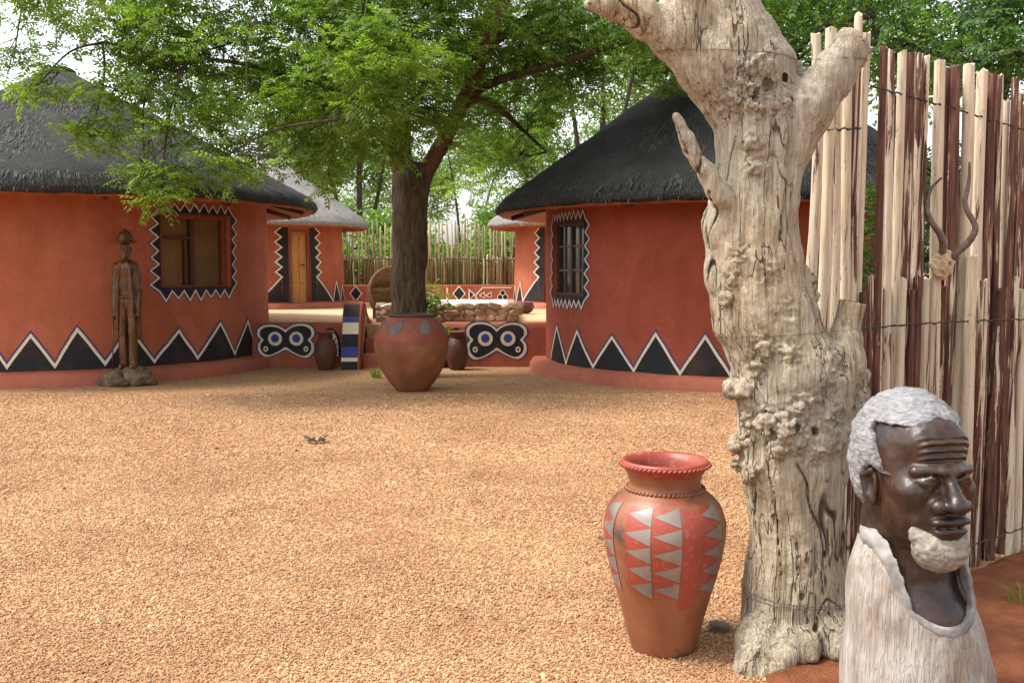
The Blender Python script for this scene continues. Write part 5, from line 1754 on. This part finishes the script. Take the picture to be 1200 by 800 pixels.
# ================================================================ CARVED BUST
def wood_bust(name, c1, c2, rough, grain=(6, 6, 1.2), bump=.3, scale=5, spec=.4, bd=.004):
    return simple(name, c1, c2, scale, rough, bump, bd, grain, 6, 2.2, .45, spec)
def carved_mat(name, stops, patch, rough, grain=(16, 16, 1.3), lines=.5, chis=26, bump=.35, spec=.4):
    """carved timber: growth lines, patches of another tone, chisel facets"""
    m, t, N, L, b = nodes(name)
    v = _coord(t, 'Object')
    g = _noise(t, _coord(t, 'Object', grain), 3, 7, .7, .4)
    col = _ramp(t, g, stops)
    col = _mix(t, _ramp(t, _noise(t, _coord(t, 'Object', (1.6, 1.6, .9)), 4, 5, .65, .6), [(.46, 0.0), (.62, patch[1])]), col, patch[0])
    ln = _noise(t, _coord(t, 'Object', (grain[0] * 2.5, grain[1] * 2.5, grain[2] * .8)), 3, 2)
    k = _ramp(t, _math(t, 'ABSOLUTE', _math(t, 'SUBTRACT', ln, .5)), [(.0, lines), (.05, 0.0)])
    col = _mix(t, k, col, tuple(x * .35 for x in stops[0][1]))
    L.new(col, b.inputs['Base Color'])
    vo = N.new('ShaderNodeTexVoronoi'); vo.inputs['Scale'].default_value = chis
    vo.feature = 'SMOOTH_F1'
    L.new(_coord(t, 'Object', (1, 1, .55)), vo.inputs['Vector'])
    L.new(_ramp(t, g, [(.3, rough - .06), (.7, rough + .16)]), b.inputs['Roughness'])
    b.inputs['Specular IOR Level'].default_value = spec
    h = _math(t, 'ADD', _math(t, 'MULTIPLY', vo.outputs['Distance'], 1.1), _math(t, 'MULTIPLY', g, .6))
    h = _math(t, 'SUBTRACT', h, _math(t, 'MULTIPLY', k, .5))
    L.new(_bump(t, h, bump, .012), b.inputs['Normal'])
    return m
MAT['face'] = carved_mat('polished_dark_wood', [(.28, (.010, .007, .006)), (.5, (.024, .013, .010)), (.75, (.055, .026, .015))], ((.085, .034, .014), .42), .33, (7, 7, 1.4), .35, 30, .16, .5)
MAT['hair'] = wood_bust('grey_carved_hair', (.18, .176, .18), (.37, .36, .365), .8, (1, 1, 3), .9, 38, .2, .008)
MAT['beard'] = wood_bust('pale_carved_beard', (.21, .185, .15), (.44, .40, .34), .8, (1, 1, 1), .9, 45, .2, .006)
MAT['vest'] = carved_mat('chiselled_pale_wood', [(.28, (.24, .205, .175)), (.5, (.36, .325, .29)), (.75, (.45, .42, .385))], ((.20, .125, .075), .55), .7, (11, 11, 1.7), .3, 15, .9, .2)
MAT['collar'] = wood_bust('grey_collar_wood', (.20, .19, .185), (.40, .375, .345), .75, (4, 4, 4), .5, 5, .25, .006)
bc = at(1068, 600, 3.36); bc.z = 0
bu = empty('carved_bust', bc, 'large carved wooden bust of an old man with grey hair and white beard', 'carving', rz=RAD(13))
hh_ = .0042
def lean(V):
    V = V.copy(); V[:, 0] += .115 * np.clip(.70 - V[:, 2], 0, 1); return V
def head_sdf(h=hh_):
    G = SDF((-.25, -.33, .36), (.25, .28, 1.22), h)
    G.ell((0, .03, .985), (.158, .198, .185), .0)
    G.ell((0, -.055, .83), (.136, .147, .20), .05)
    G.cone((0, .040, .80), (0, .055, .40), .136, .18, .05)
    G.ell((0, -.13, 1.02), (.105, .055, .075), .05)                       # forehead
    for s_ in (-1, 1):
        G.ell((s_ * .088, -.125, .865), (.052, .055, .048), .035)           # cheekbone
        G.cone((s_ * .022, -.196, .938), (s_ * .10, -.155, .936), .018, .016, .02)   # brow
        G.ell((s_ * .064, -.208, .905), (.040, .038, .024), .016, 'cut')    # socket
        G.ell((s_ * .064, -.172, .901), (.036, .028, .022), .003)           # eyeball
        G.cone((s_ * .034, -.186, .906), (s_ * .066, -.193, .918), .0085, .0095, .004)  # upper lid
        G.cone((s_ * .066, -.193, .917), (s_ * .102, -.160, .903), .0095, .007, .004)
        G.cone((s_ * .034, -.184, .893), (s_ * .068, -.190, .883), .006, .007, .006)  # lower lid
        G.cone((s_ * .068, -.190, .883), (s_ * .098, -.158, .893), .007, .005, .006)
        G.cone((s_ * .040, -.186, .872), (s_ * .088, -.168, .872), .008, .008, .012)  # bag under the eye
        G.ell((s_ * .044, -.204, .826), (.030, .030, .025), .014)           # nostril wing
        G.ell((s_ * .020, -.226, .806), (.010, .014, .008), .006, 'cut')
        G.cone((s_ * .050, -.185, .828), (s_ * .082, -.145, .765), .010, .012, .02)   # fold to the mouth
        G.cone((s_ * .10, -.150, .900), (s_ * .150, -.035, .912), .005, .0045, .004)    # crease to the ear
        # ear
        G.ell((s_ * .152, .005, .862), (.022, .036, .062), .01, R=np.array(Matrix.Rotation(s_ * .25, 3, 'Z')))
        G.ell((s_ * .172, -.004, .866), (.014, .020, .040), .006, 'cut')
        G.cone((s_ * .168, -.010, .915), (s_ * .176, .030, .890), .009, .009, .008)
        G.cone((s_ * .176, .030, .890), (s_ * .166, .016, .815), .009, .010, .008)
        G.ell((s_ * .158, -.010, .812), (.014, .016, .02), .01)
    G.cone((0, -.188, .925), (0, -.236, .845), .017, .026, .016)           # nose
    G.ell((0, -.240, .833), (.036, .032, .027), .012)
    G.ell((0, -.175, .775), (.060, .045, .040), .03)                       # muzzle
    G.ell((-.024, -.212, .777), (.048, .023, .016), .008); G.ell((.024, -.212, .777), (.048, .023, .016), .008)
    G.ell((0, -.209, .745), (.062, .027, .019), .008)
    G.cone((-.064, -.190, .7605), (0, -.236, .7595), .003, .003, .004, 'cut'); G.cone((.064, -.190, .7605), (0, -.236, .7595), .003, .003, .004, 'cut')
    G.ell((0, -.16, .70), (.07, .06, .05), .03)                            # chin
    G.ell((0, -.055, .40), (.15, .125, .115), .05)                          # chest
    return G
G = head_sdf()
V, F = G.nets(); V = relax(V, F, 1, .4)
N_ = vnormals(V, F)
fr = np.clip((-V[:, 1] - .08) / .06, 0, 1)
arch = V[:, 2] + .9 * (np.abs(V[:, 0]) - .045) ** 2 * 6 - .012 * np.exp(-(V[:, 0] / .02) ** 2)
wr = np.sin(2 * np.pi * (arch - .955) / .0235)
wm = fr * np.clip((V[:, 2] - .955) / .012, 0, 1) * np.clip((1.052 - V[:, 2]) / .012, 0, 1) * np.clip((.10 - np.abs(V[:, 0])) / .03, 0, 1)
V = V + N_ * (.0050 * wr * wm + .0012 * fbm(V * 30, 4, 2))[:, None]
V = lean(V)
mesh_np('figure', V, F, MAT['face'], bu, True)
# hair
G = SDF((-.25, -.25, .70), (.25, .30, 1.24), .0045)
G.ell((0, .035, .985), (.178, .214, .203), 0); G.ell((0, .085, .875), (.158, .155, .155), .06)
def face_cut(X, Y, Z):
    # front below the hairline, and the temple down past the ear
    front_ = np.maximum(Y + .045 - .055 * np.clip((Z - .93) / .12, 0, 1), Z - (1.073 + .35 * X * X))
    ear_ = np.sqrt((Y - .0) ** 2 + ((Z - .855) * .75) ** 2) - .055
    return np.minimum(front_, ear_)
G.field(face_cut, .008, 'cut')
G.field(lambda X, Y, Z: np.sqrt((X * .6) ** 2 + (Y - .0) ** 2 * .2 + (Z - .66) ** 2) - .13, .01, 'cut')
V, F = G.nets(); V = relax(V, F, 1, .4)
V = V + vnormals(V, F) * (.0042 * fbm(V * np.array((55, 55, 40)), 6, 2) + .004 * fbm(V * 14, 2, 2))[:, None]
mesh_np('hair', V, F, MAT['hair'], bu, True)
# beard: wraps chin and mouth corners
G = SDF((-.16, -.31, .54), (.16, .02, .86), .0042)
G.ell((0, -.158, .670), (.094, .078, .076), 0)
for s_ in (-1, 1):
    G.chain([(s_ * .045, -.180, .69), (s_ * .080, -.145, .722), (s_ * .084, -.140, .752)], [.035, .020, .009], .025)
G.ell((0, -.222, .758), (.070, .050, .034), .012, 'cut')
V, F = G.nets(); V = relax(V, F, 1, .4)
V = V + vnormals(V, F) * (.003 * fbm(V * 60, 8, 2))[:, None]
mesh_np('beard', V, F, MAT['beard'], bu, True)
# vest cut from the log, with a scooped neck and a raised collar band
def bodyf(X, Y, Z):
    t_ = np.clip((.70 - Z) / .70, 0, 1)
    rx = .140 + .138 * t_ ** .58; ry = .15 + .125 * t_ ** .7
    q_ = np.sqrt((X / rx) ** 2 + ((Y - .03) / ry) ** 2)
    d = (q_ - 1) * np.minimum(rx, ry)
    cap = Z - (.715 - .55 * np.clip(np.abs(X) - .115, 0, 1) - .12 * np.clip(Y, -1, 1) * 0)
    return np.maximum(d, np.maximum(cap, -Z - .04))
def holef(X, Y, Z):
    # U-shaped scoop: wide at the neck, deep at the front
    w = np.clip(.118 + .10 * (Z - .42), .02, .2)
    low = .40 + .30 * np.clip((Y + .10) / .22, 0, 1)
    ux = np.abs(X) / w
    return np.maximum((ux - 1) * w, low + .06 * ux ** 2 - Z) * .8
G = SDF((-.33, -.30, -.05), (.33, .33, .80), .0065)
G.field(bodyf, 0); G.field(holef, .012, 'cut')
V, F = G.nets(); V = relax(V, F, 2, .5)
V = V + vnormals(V, F) * (.0025 * fbm(V * np.array((24, 24, 5)), 12, 3) + .007 * fbm(V * 6, 14, 2))[:, None]
V = lean(V)
mesh_np('vest', V, F, MAT['vest'], bu, True)
G = SDF((-.25, -.30, .32), (.25, .33, .82), .0055)
G.field(lambda X, Y, Z: np.maximum(bodyf(X, Y, Z) - .006, np.abs(holef(X, Y, Z) - .006) - .014), 0)
G.field(lambda X, Y, Z: bodyf(X, Y, Z) + .03, .008, 'cut')
V, F = G.nets(); V = relax(V, F, 2, .5)
V = V + vnormals(V, F) * (.003 * fbm(V * 24, 15, 2))[:, None]
V = lean(V)
mesh_np('collar', V, F, MAT['collar'], bu, True)

# ================================================================ BIG PLANTER POT, SMALL POTS, BOWL
MAT['potred'] = simple('matt_red_pot', (.23, .055, .034), (.32, .085, .05), 5, .6, .25, .008, (1, 1, 1), 5, 2, .3)
MAT['pottan'] = simple('brown_pot', (.20, .072, .034), (.30, .12, .055), 5, .55, .25, .008, (1, 1, 1), 5, 2, .35)
MAT['potgrey'] = simple('grey_leaf_paint', (.10, .10, .10), (.20, .19, .18), 7, .45, .2, .004)
pc = ground(481, 459); pc.y += .20
pp = empty('planter_pot', pc, 'big round two tone clay pot standing before the tree trunk', 'pot')
PP_ = [(.20, 0), (.235, .03), (.32, .14), (.40, .27), (.455, .41), (.488, .55), (.49, .65)]
PQ = [(.49, .652), (.482, .71), (.45, .80), (.39, .885), (.325, .945), (.29, .972), (.295, .99), (.30, 1.0), (.285, 1.005), (.262, .985), (.26, .94), (.38, .8), (.40, .6), (.2, .1)]
sm = lambda P_: [(p.x, p.y) for p in smooth_path([(r, z, 0) for r, z in P_], 4)]
lo_ = sm(PP_); hi_ = sm(PQ[:7])
b0 = MB().lathe(lo_, 64, (0, 0, 0), .015, 1); bd = b0.build('lower_body', MAT['pottan'], pp, True)
b1 = MB().lathe(hi_ + PQ[7:], 64, (0, 0, 0), .015, 1); b1.F.pop(); bu_ = b1.build('shoulder', MAT['potred'], pp, True)
mb = MB().lathe([(.288, .968), (.302, .985), (.306, 1.0), (.292, 1.012), (.27, 1.0), (.262, .96)], 48); mb.F.pop()
mb.build('rim', MAT['soot'], pp, True)
def psurf(a, z, off):
    r = np.interp(z, [p[1] for p in hi_], [p[0] for p in hi_]) * (1 + .015 * mnoise.noise(Vector((math.cos(a) * 1.3 + 1, math.sin(a) * 1.3, z * 2.5))))
    return (math.cos(a) * (r + off), math.sin(a) * (r + off), z + off * .6)
for k in range(7):
    a0 = RAD(-90 + 51.4 * k - 8)
    for s_ in (-1, 1):
        V, F = [], []
        for i in range(13):
            f = i / 12; w = .24 * math.sin(math.pi * f) ** .8 + .004
            ac = a0 + s_ * (.06 + .34 * f); zc = .945 - .25 * f + .07 * f * f
            for q5 in range(7):
                e5 = q5 / 6 - .5
                V.append(psurf(ac + w * e5, zc - w * .35 * e5 * 2 * .5, .0045))
            if i:
                for q5 in range(6): F.append((7 * i - 7 + q5, 7 * i - 6 + q5, 7 * i + 1 + q5, 7 * i + q5))
        mesh('painted_leaf', V, F, MAT['potgrey'], bu_)
def small_pot(px, py, h_, label, seed):
    c = ground(px, py); c.y += .14
    root = empty('clay_pot', c, label, 'pot', 'pots against the terrace wall')
    P_ = [(.095, 0), (.115, .03), (.15, .14), (.165, .25), (.155, .35), (.12, .43), (.092, .475), (.09, .50), (.118, .545), (.125, .56), (.115, .565), (.095, .54), (.08, .50), (.12, .4), (.1, .1)]
    s_ = h_ / .565
    P_ = [(r * s_, z * s_) for r, z in P_]
    MB().lathe(sm(P_[:11]) + P_[11:], 40, (0, 0, 0), .02, seed).build('body', MAT['clay'], root, True)
    mb = MB().lathe([(.123 * s_, .545 * s_), (.131 * s_, .558 * s_), (.124 * s_, .572 * s_), (.11 * s_, .57 * s_), (.1 * s_, .545 * s_)], 40); mb.F.pop()
    mb.build('rim', MAT['potred'], root, True)
    mb = MB()
    for k in range(40):
        a = 2 * math.pi * k / 40
        mb.tube([(.095 * s_ * math.cos(a), .095 * s_ * math.sin(a), .478 * s_), (.096 * s_ * math.cos(a + .16), .096 * s_ * math.sin(a + .16), .484 * s_)], .009 * s_, 5)
    mb.build('rope_band', MAT['clay'], root, True)['kind'] = 'stuff'
    return root
small_pot(380, 434, .61, 'dark clay pot standing before the painted arch left of the striped wing wall', 2)
small_pot(535, 434, .61, 'dark clay pot standing right of the big planter pot', 9)
bw_c = ground(615, 367, FLOOR)
bo = empty('clay_bowl', bw_c, 'small dark clay bowl on the terrace before the half hidden hut', 'bowl')
MB().lathe(sm([(.08, 0), (.14, .03), (.185, .10), (.19, .16), (.165, .215), (.155, .225)]) + [(.145, .215), (.165, .15), (.12, .04), (.02, .03)], 40, (0, 0, 0), .02, 4).build('body', MAT['clay'], bo, True)
mb = MB().lathe([(.163, .212), (.168, .224), (.158, .234), (.146, .225)], 40); mb.F.pop(); mb.build('rim', MAT['potred'], bo, True)

# ---- potted plant on the platform corner
gp = at(503, 372, 16.7); gp.z = FLOOR
pl = empty('potted_plant', gp, 'dark glazed pot with a leafy flowering plant before the stone platform', 'plant')
MB().lathe(sm([(.07, 0), (.10, .04), (.125, .16), (.12, .26), (.10, .30), (.105, .32)]) + [(.09, .31), (.1, .2), (.02, .05)], 32, (0, 0, 0), .02, 6).build('pot', simple('blue_grey_glaze', (.03, .04, .05), (.07, .085, .10), 6, .3, .1, .003), pl, True)
rng = np.random.default_rng(5)
P = np.concatenate([rng.normal(size=(60, 3)) * (.17, .13, .12) + (.02, 0, .44), rng.normal(size=(22, 3)) * (.09, .08, .08) + (-.04, -.06, .25)])
V, F = scatter_leaves([clump(300 + s_, 7, .07, .075, .018) for s_ in range(3)], P, rng)
mesh_np('foliage', V, F, MAT['leaf'], pl, False)
mb = MB()
for p in P[:26]: mb.tube([(0, 0, .28), (p[0] * .5, p[1] * .5, .38), tuple(p)], [.006, .005, .003], 4, False)
mb.build('stems', MAT['bark'], pl, True)['kind'] = 'stuff'
fl = MB()
for p in P[:16]:
    for k in range(5):
        a = k * 1.257; c = Vector(p) + Vector((0, -.03, .05))
        fl.add([c, c + Vector((math.cos(a - .4) * .03, -.01, math.sin(a - .4) * .03)), c + Vector((math.cos(a) * .04, -.015, math.sin(a) * .04)), c + Vector((math.cos(a + .4) * .03, -.01, math.sin(a + .4) * .03))], [(0, 1, 2, 3)])
fl.build('flowers', simple('red_petals', (.55, .10, .07), (.65, .2, .12), 9, .6, 0), pl, False)['kind'] = 'stuff'
# green plant hanging behind the right pot
gq = ground(527, 431); gq.y += .30
tp_ = empty('plant', ground(521, 432) + Vector((0, .32, 0)), 'small green plant squeezed between the right clay pot and wall', 'plant')
P = rng.normal(size=(26, 3)) * (.05, .04, .10) + (.06, -.04, .46)
V, F = scatter_leaves([clump(320, 6, .06, .07, .016)], P, rng); mesh_np('foliage', V, F, MAT['leaf'], tp_, False)
mb = MB()
for k in range(5): mb.tube([(0, 0, -.02), (.02 + k * .008, 0, .25), (.03 + k * .015, -.03, .44)], [.008, .006, .004], 5, False)
mb.build('stem', MAT['bark'], tp_, True)

# ---- big round wooden dish leaning behind the trunk
wd = at(463, 372, 17.9); wd.z = FLOOR
dish_s = .88
dish = empty('wooden_dish', wd, 'big round carved wooden dish tipped on edge behind the tree trunk', 'dish', rz=RAD(28))
dish.scale = (dish_s,) * 3
MAT['dishwood'] = simple('carved_brown_wood', (.15, .065, .022), (.30, .145, .055), 5, .6, .3, .008, (1, 1, 5), 5, 2, .35)
Rr = .60
tilt = Matrix.Translation((0, 0, .50)) @ Matrix.Rotation(RAD(72), 4, 'X') @ Matrix.Scale(1, 4)
prof = [(.02, -.20), (.2, -.19), (.40, -.12), (.50, -.03), (.535, .06), (.545, .10), (.60, .10), (.605, .05), (.58, -.06), (.46, -.20), (.22, -.27), (.02, -.275)]
mb = MB(); b_ = MB().lathe([(r, z) for r, z in reversed(prof)], 56)
o = mesh('dish', [tilt @ Vector(v) for v in b_.V], b_.F[:-1], MAT['dishwood'], dish, True)
mb = MB().tube([tilt @ Vector((-.53, .10, .06)), tilt @ Vector((-.2, .14, -.06)), tilt @ Vector((.2, .18, -.06)), tilt @ Vector((.50, .2, .05))], [.03, .04, .04, .03], 8)
mb.build('rib', MAT['dishwood'], dish, True)
mb = MB().box(-.36, .30, .22, .36, 0, .26).build('dark_block', simple('near_black', (.012, .010, .010), (.03, .025, .022), 8, .8, .3), dish)  # plain near-black block low behind the dish

# ================================================================ CARVED MAN ON ROCKS
sc_ = ground(147, 452); sc_.y += .12
rk_ = empty('rock_pedestal', sc_, 'pile of rough brown rocks under the standing carved man', 'rocks')
MAT['rock'] = simple('brown_rock', (.10, .065, .04), (.30, .21, .13), 6, .9, .8, .03, (1, 1, 1), 7, 2, .4, objvar=.4)
rock_me = []
for k in range(4):
    bm = bmesh.new(); bmesh.ops.create_icosphere(bm, subdivisions=3, radius=1)
    for v in bm.verts:
        q_ = v.co * 1.1 + Vector((k * 7, 3, 0))
        v.co *= 1 + .42 * mnoise.noise(q_) + .16 * mnoise.noise(q_ * 2.6) + .06 * mnoise.noise(q_ * 7)
    me = bpy.data.meshes.new('rock'); bm.to_mesh(me); bm.free(); me.materials.append(MAT['rock']); rock_me.append(me)
for (x, y, z, sx, sy, sz, k, rz_) in ((-.18, -.08, .08, .21, .17, .13, 0, .3), (.16, -.09, .08, .22, .16, .13, 1, 1.2), (.05, .04, .17, .26, .17, .09, 2, .1), (-.08, .12, .09, .2, .15, .12, 3, 2), (.32, .0, .045, .15, .12, .07, 0, 2.2), (-.36, -.06, .04, .14, .11, .055, 1, .4), (.0, -.2, .05, .14, .1, .06, 3, .7)):
    o = bpy.data.objects.new('rock', rock_me[k]); COL.objects.link(o); o.parent = rk_
    o.location = (x * .85, y, z); o.scale = (sx * .82, sy * .9, sz); o.rotation_euler = (.1, .08, rz_)
    o.data.polygons.foreach_set('use_smooth', np.ones(len(o.data.polygons), bool))
z0s = .235
cm = empty('carved_man', sc_ + Vector((0, .02, z0s)), 'standing carved wooden man in a hat and long coat on rocks', 'carving', rz=RAD(3))
cm.scale = (.75, .85, 1)
MAT['carved'] = simple('varnished_brown_wood', (.030, .013, .005), (.20, .080, .020), 4, .36, .35, .01, (7, 7, .9), 5, 3, .45, .5)
G = SDF((-.34, -.24, -.04), (.34, .24, 1.80), .0095)
for s_ in (-1, 1):
    G.chain([(s_ * .085, .0, .92), (s_ * .09, -.01, .5), (s_ * .088, .0, .06)], [.092, .078, .072], .02)
    G.chain([(s_ * .09, .02, .03), (s_ * .105, -.11, .02)], [.055, .045], .02)
    G.chain([(s_ * .175, .0, 1.37), (s_ * .215, .01, 1.08), (s_ * .205, -.03, .80)], [.068, .055, .045], .03)      # sleeve
    G.chain([(s_ * .205, -.03, .79), (s_ * .203, -.045, .72)], [.036, .034], .01)                               # hand
    for j in range(4):
        G.chain([(s_ * .212 - s_ * .0, -.075 + j * .022, .735), (s_ * .208, -.068 + j * .020, .675 + .006 * abs(j - 1))], [.0125, .011], .003)
    G.chain([(s_ * .185, -.075, .745), (s_ * .172, -.085, .70)], [.013, .011], .003)
    # open coat front
    G.chain([(s_ * .105, -.105, 1.40), (s_ * .120, -.115, 1.10), (s_ * .150, -.09, .55)], [.032, .032, .028], .012)
    G.chain([(s_ * .155, .03, 1.30), (s_ * .165, .04, .9), (s_ * .175, .05, .45)], [.075, .07, .055], .03)
    G.cone((s_ * .06, -.10, 1.44), (s_ * .11, -.12, 1.30), .03, .025, .015)                                     # lapel
G.chain([(-.14, .0, 1.38), (.14, .0, 1.38)], [.085, .085], .03)
G.chain([(0, .0, 1.36), (0, .0, 1.15), (0, .0, .92)], [.145, .125, .115], .04, (.85, 1.15, 1))
G.chain([(-.16, .09, .5), (.16, .09, .5)], [.03, .03], .02); G.ell((0, .085, .80), (.17, .05, .42), .03)
G.ell((0, -.10, .985), (.12, .03, .025), .006)                                                                # belt
G.chain([(0, .01, 1.40), (0, -.005, 1.52)], [.062, .058], .02)
G.ell((0, -.005, 1.63), (.082, .10, .125), .02)
G.ell((0, -.06, 1.56), (.052, .055, .06), .03)
G.cone((0, -.095, 1.655), (0, -.122, 1.608), .014, .020, .008)
for s_ in (-1, 1):
    G.ell((s_ * .034, -.105, 1.662), (.018, .018, .012), .006, 'cut'); G.ell((s_ * .034, -.087, 1.66), (.014, .012, .009), .002)
    G.cone((s_ * .012, -.103, 1.682), (s_ * .055, -.092, 1.682), .010, .009, .006)
    G.ell((s_ * .086, .005, 1.635), (.014, .026, .038), .006)
G.ell((0, -.108, 1.575), (.030, .016, .008), .004); G.ell((0, -.106, 1.560), (.026, .015, .008), .004)
G.ell((0, -.09, 1.525), (.035, .03, .035), .015)
V, F = G.nets(); V = relax(V, F, 1, .4)
V = V + vnormals(V, F) * (.006 * fbm(V * np.array((22, 22, 5)), 5, 2))[:, None]
mesh_np('figure', V, F, MAT['carved'], cm, True)
G = SDF((-.28, -.30, 1.66), (.28, .30, 1.98), .008)
G.ell((0, 0, 1.765), (.125, .148, .135), 0); G.field(lambda X, Y, Z: (Z - 1.73) + 0 * X + 0 * Y, .004, 'cut')
G.ell((0, -.01, 1.735), (.205, .225, .022), .012); G.cone((0, 0, 1.89), (0, 0, 1.905), .02, .014, .01)
G.field(lambda X, Y, Z: np.abs(np.sqrt((X / .125) ** 2 + (Y / .148) ** 2) - 1.03) * .12 - .006 + np.clip(np.abs(Z - 1.765) - .016, 0, 1), .004)
V, F = G.nets(); V = relax(V, F, 1, .4)
mesh_np('hat', V, F, MAT['carved'], cm, True)
MB().tube([(-.225, -.10, .72), (-.235, -.11, .4), (-.24, -.12, -.02)], [.016, .013, .011], 8).build('cane', MAT['carved'], cm, True)

# ================================================================ SMALL DETAILS
# dry leaf on the gravel
lfp = ground(371, 519)
bm_ = MB()
for k, (dx, dy, rz_, s_) in enumerate(((0, 0, .3, 1), (.05, .03, 1.5, .8), (-.07, .02, 2.6, .7))):
    for i in range(6):
        f0, f1 = i / 6, (i + 1) / 6
        w0, w1 = .05 * math.sin(math.pi * f0) * s_ + .002, .05 * math.sin(math.pi * f1) * s_ + .002
        c_, s2 = math.cos(rz_), math.sin(rz_)
        def q3(f, w, sg): 
            x, y, z = (f - .5) * .2 * s_, sg * w, .012 + .05 * (f - .5) ** 2 * 4 * s_ + (.02 if sg else 0)
            return (dx + x * c_ - y * s2, dy + x * s2 + y * c_, z)
        bm_.add([q3(f0, w0, -1), q3(f0, 0, 0), q3(f1, 0, 0), q3(f1, w1, -1)], [(0, 1, 2, 3)])
        bm_.add([q3(f0, w0, 1), q3(f0, 0, 0), q3(f1, 0, 0), q3(f1, w1, 1)], [(0, 1, 2, 3)])
lo2 = bm_.build('dry_leaf', simple('dry_leaf_brown', (.16, .13, .09), (.36, .31, .23), 12, .8, .3, .004), None, True)
lo2.location = lfp
tag(lo2, 'curled grey dry leaf lying alone on the gravel', 'leaf')
def tuft(px, py, n_, h_, label):
    c = ground(px, py); rs = random.Random(px); V, F = [], []
    for k in range(n_):
        a = rs.uniform(0, 6.28); r = rs.uniform(0, .09); L_ = h_ * rs.uniform(.5, 1); b_ = Vector((r * math.cos(a), r * math.sin(a), 0))
        d = Vector((math.cos(a + rs.uniform(-1, 1)), math.sin(a + rs.uniform(-1, 1)), 0)); s2 = Vector((-d.y, d.x, 0)) * .004
        m1 = b_ + d * L_ * .25 + Vector((0, 0, L_ * .7)); e = b_ + d * L_ * .7 + Vector((0, 0, L_ * .85)); n0 = len(V)
        V += [b_ - s2, b_ + s2, m1 + s2, m1 - s2, e]; F += [(n0, n0 + 1, n0 + 2, n0 + 3), (n0 + 3, n0 + 2, n0 + 4)]
    o = mesh('grass_tuft', V, F, MAT['leaf'], None, False); o.location = c
    return tag(o, label, 'grass')
tuft(441, 443, 60, .24, 'small green grass tuft at the left foot of the planter pot')
tuft(1203, 716, 40, .16, 'green weed on the red soil at the foot of the log fence')

# fallen leaflets and bits of twig on the gravel
rs = random.Random(31); V, F = [], []
for k in range(150):
    if k < 100: c = Vector((rs.gauss(-1.2, 2.6), rs.uniform(8.5, 14.0), 0))
    else: c = Vector((rs.uniform(-3.2, .9), rs.uniform(4.0, 9.0), 0))
    if (c.x + 7.45) ** 2 + (c.y - 16.5) ** 2 < 13 or (c.x - 3.43) ** 2 + (c.y - 15.73) ** 2 < 10.4: continue
    a = rs.uniform(0, 6.28); d = Vector((math.cos(a), math.sin(a), rs.uniform(-.1, .25))); sd_ = Vector((-math.sin(a), math.cos(a), rs.uniform(-.4, .4)))
    n0 = len(V); V += leaflet_quad(c + Vector((0, 0, .018)), d, sd_, rs.uniform(.03, .07), rs.uniform(.005, .012)); F.append((n0, n0 + 1, n0 + 2, n0 + 3))
li = mesh('leaf_litter', V, F, simple('dead_leaflets', (.10, .06, .03), (.26, .19, .09), 9, .8, 0), None, False)
kind(li, 'stuff', 'scattered dry leaflets on the gravel')
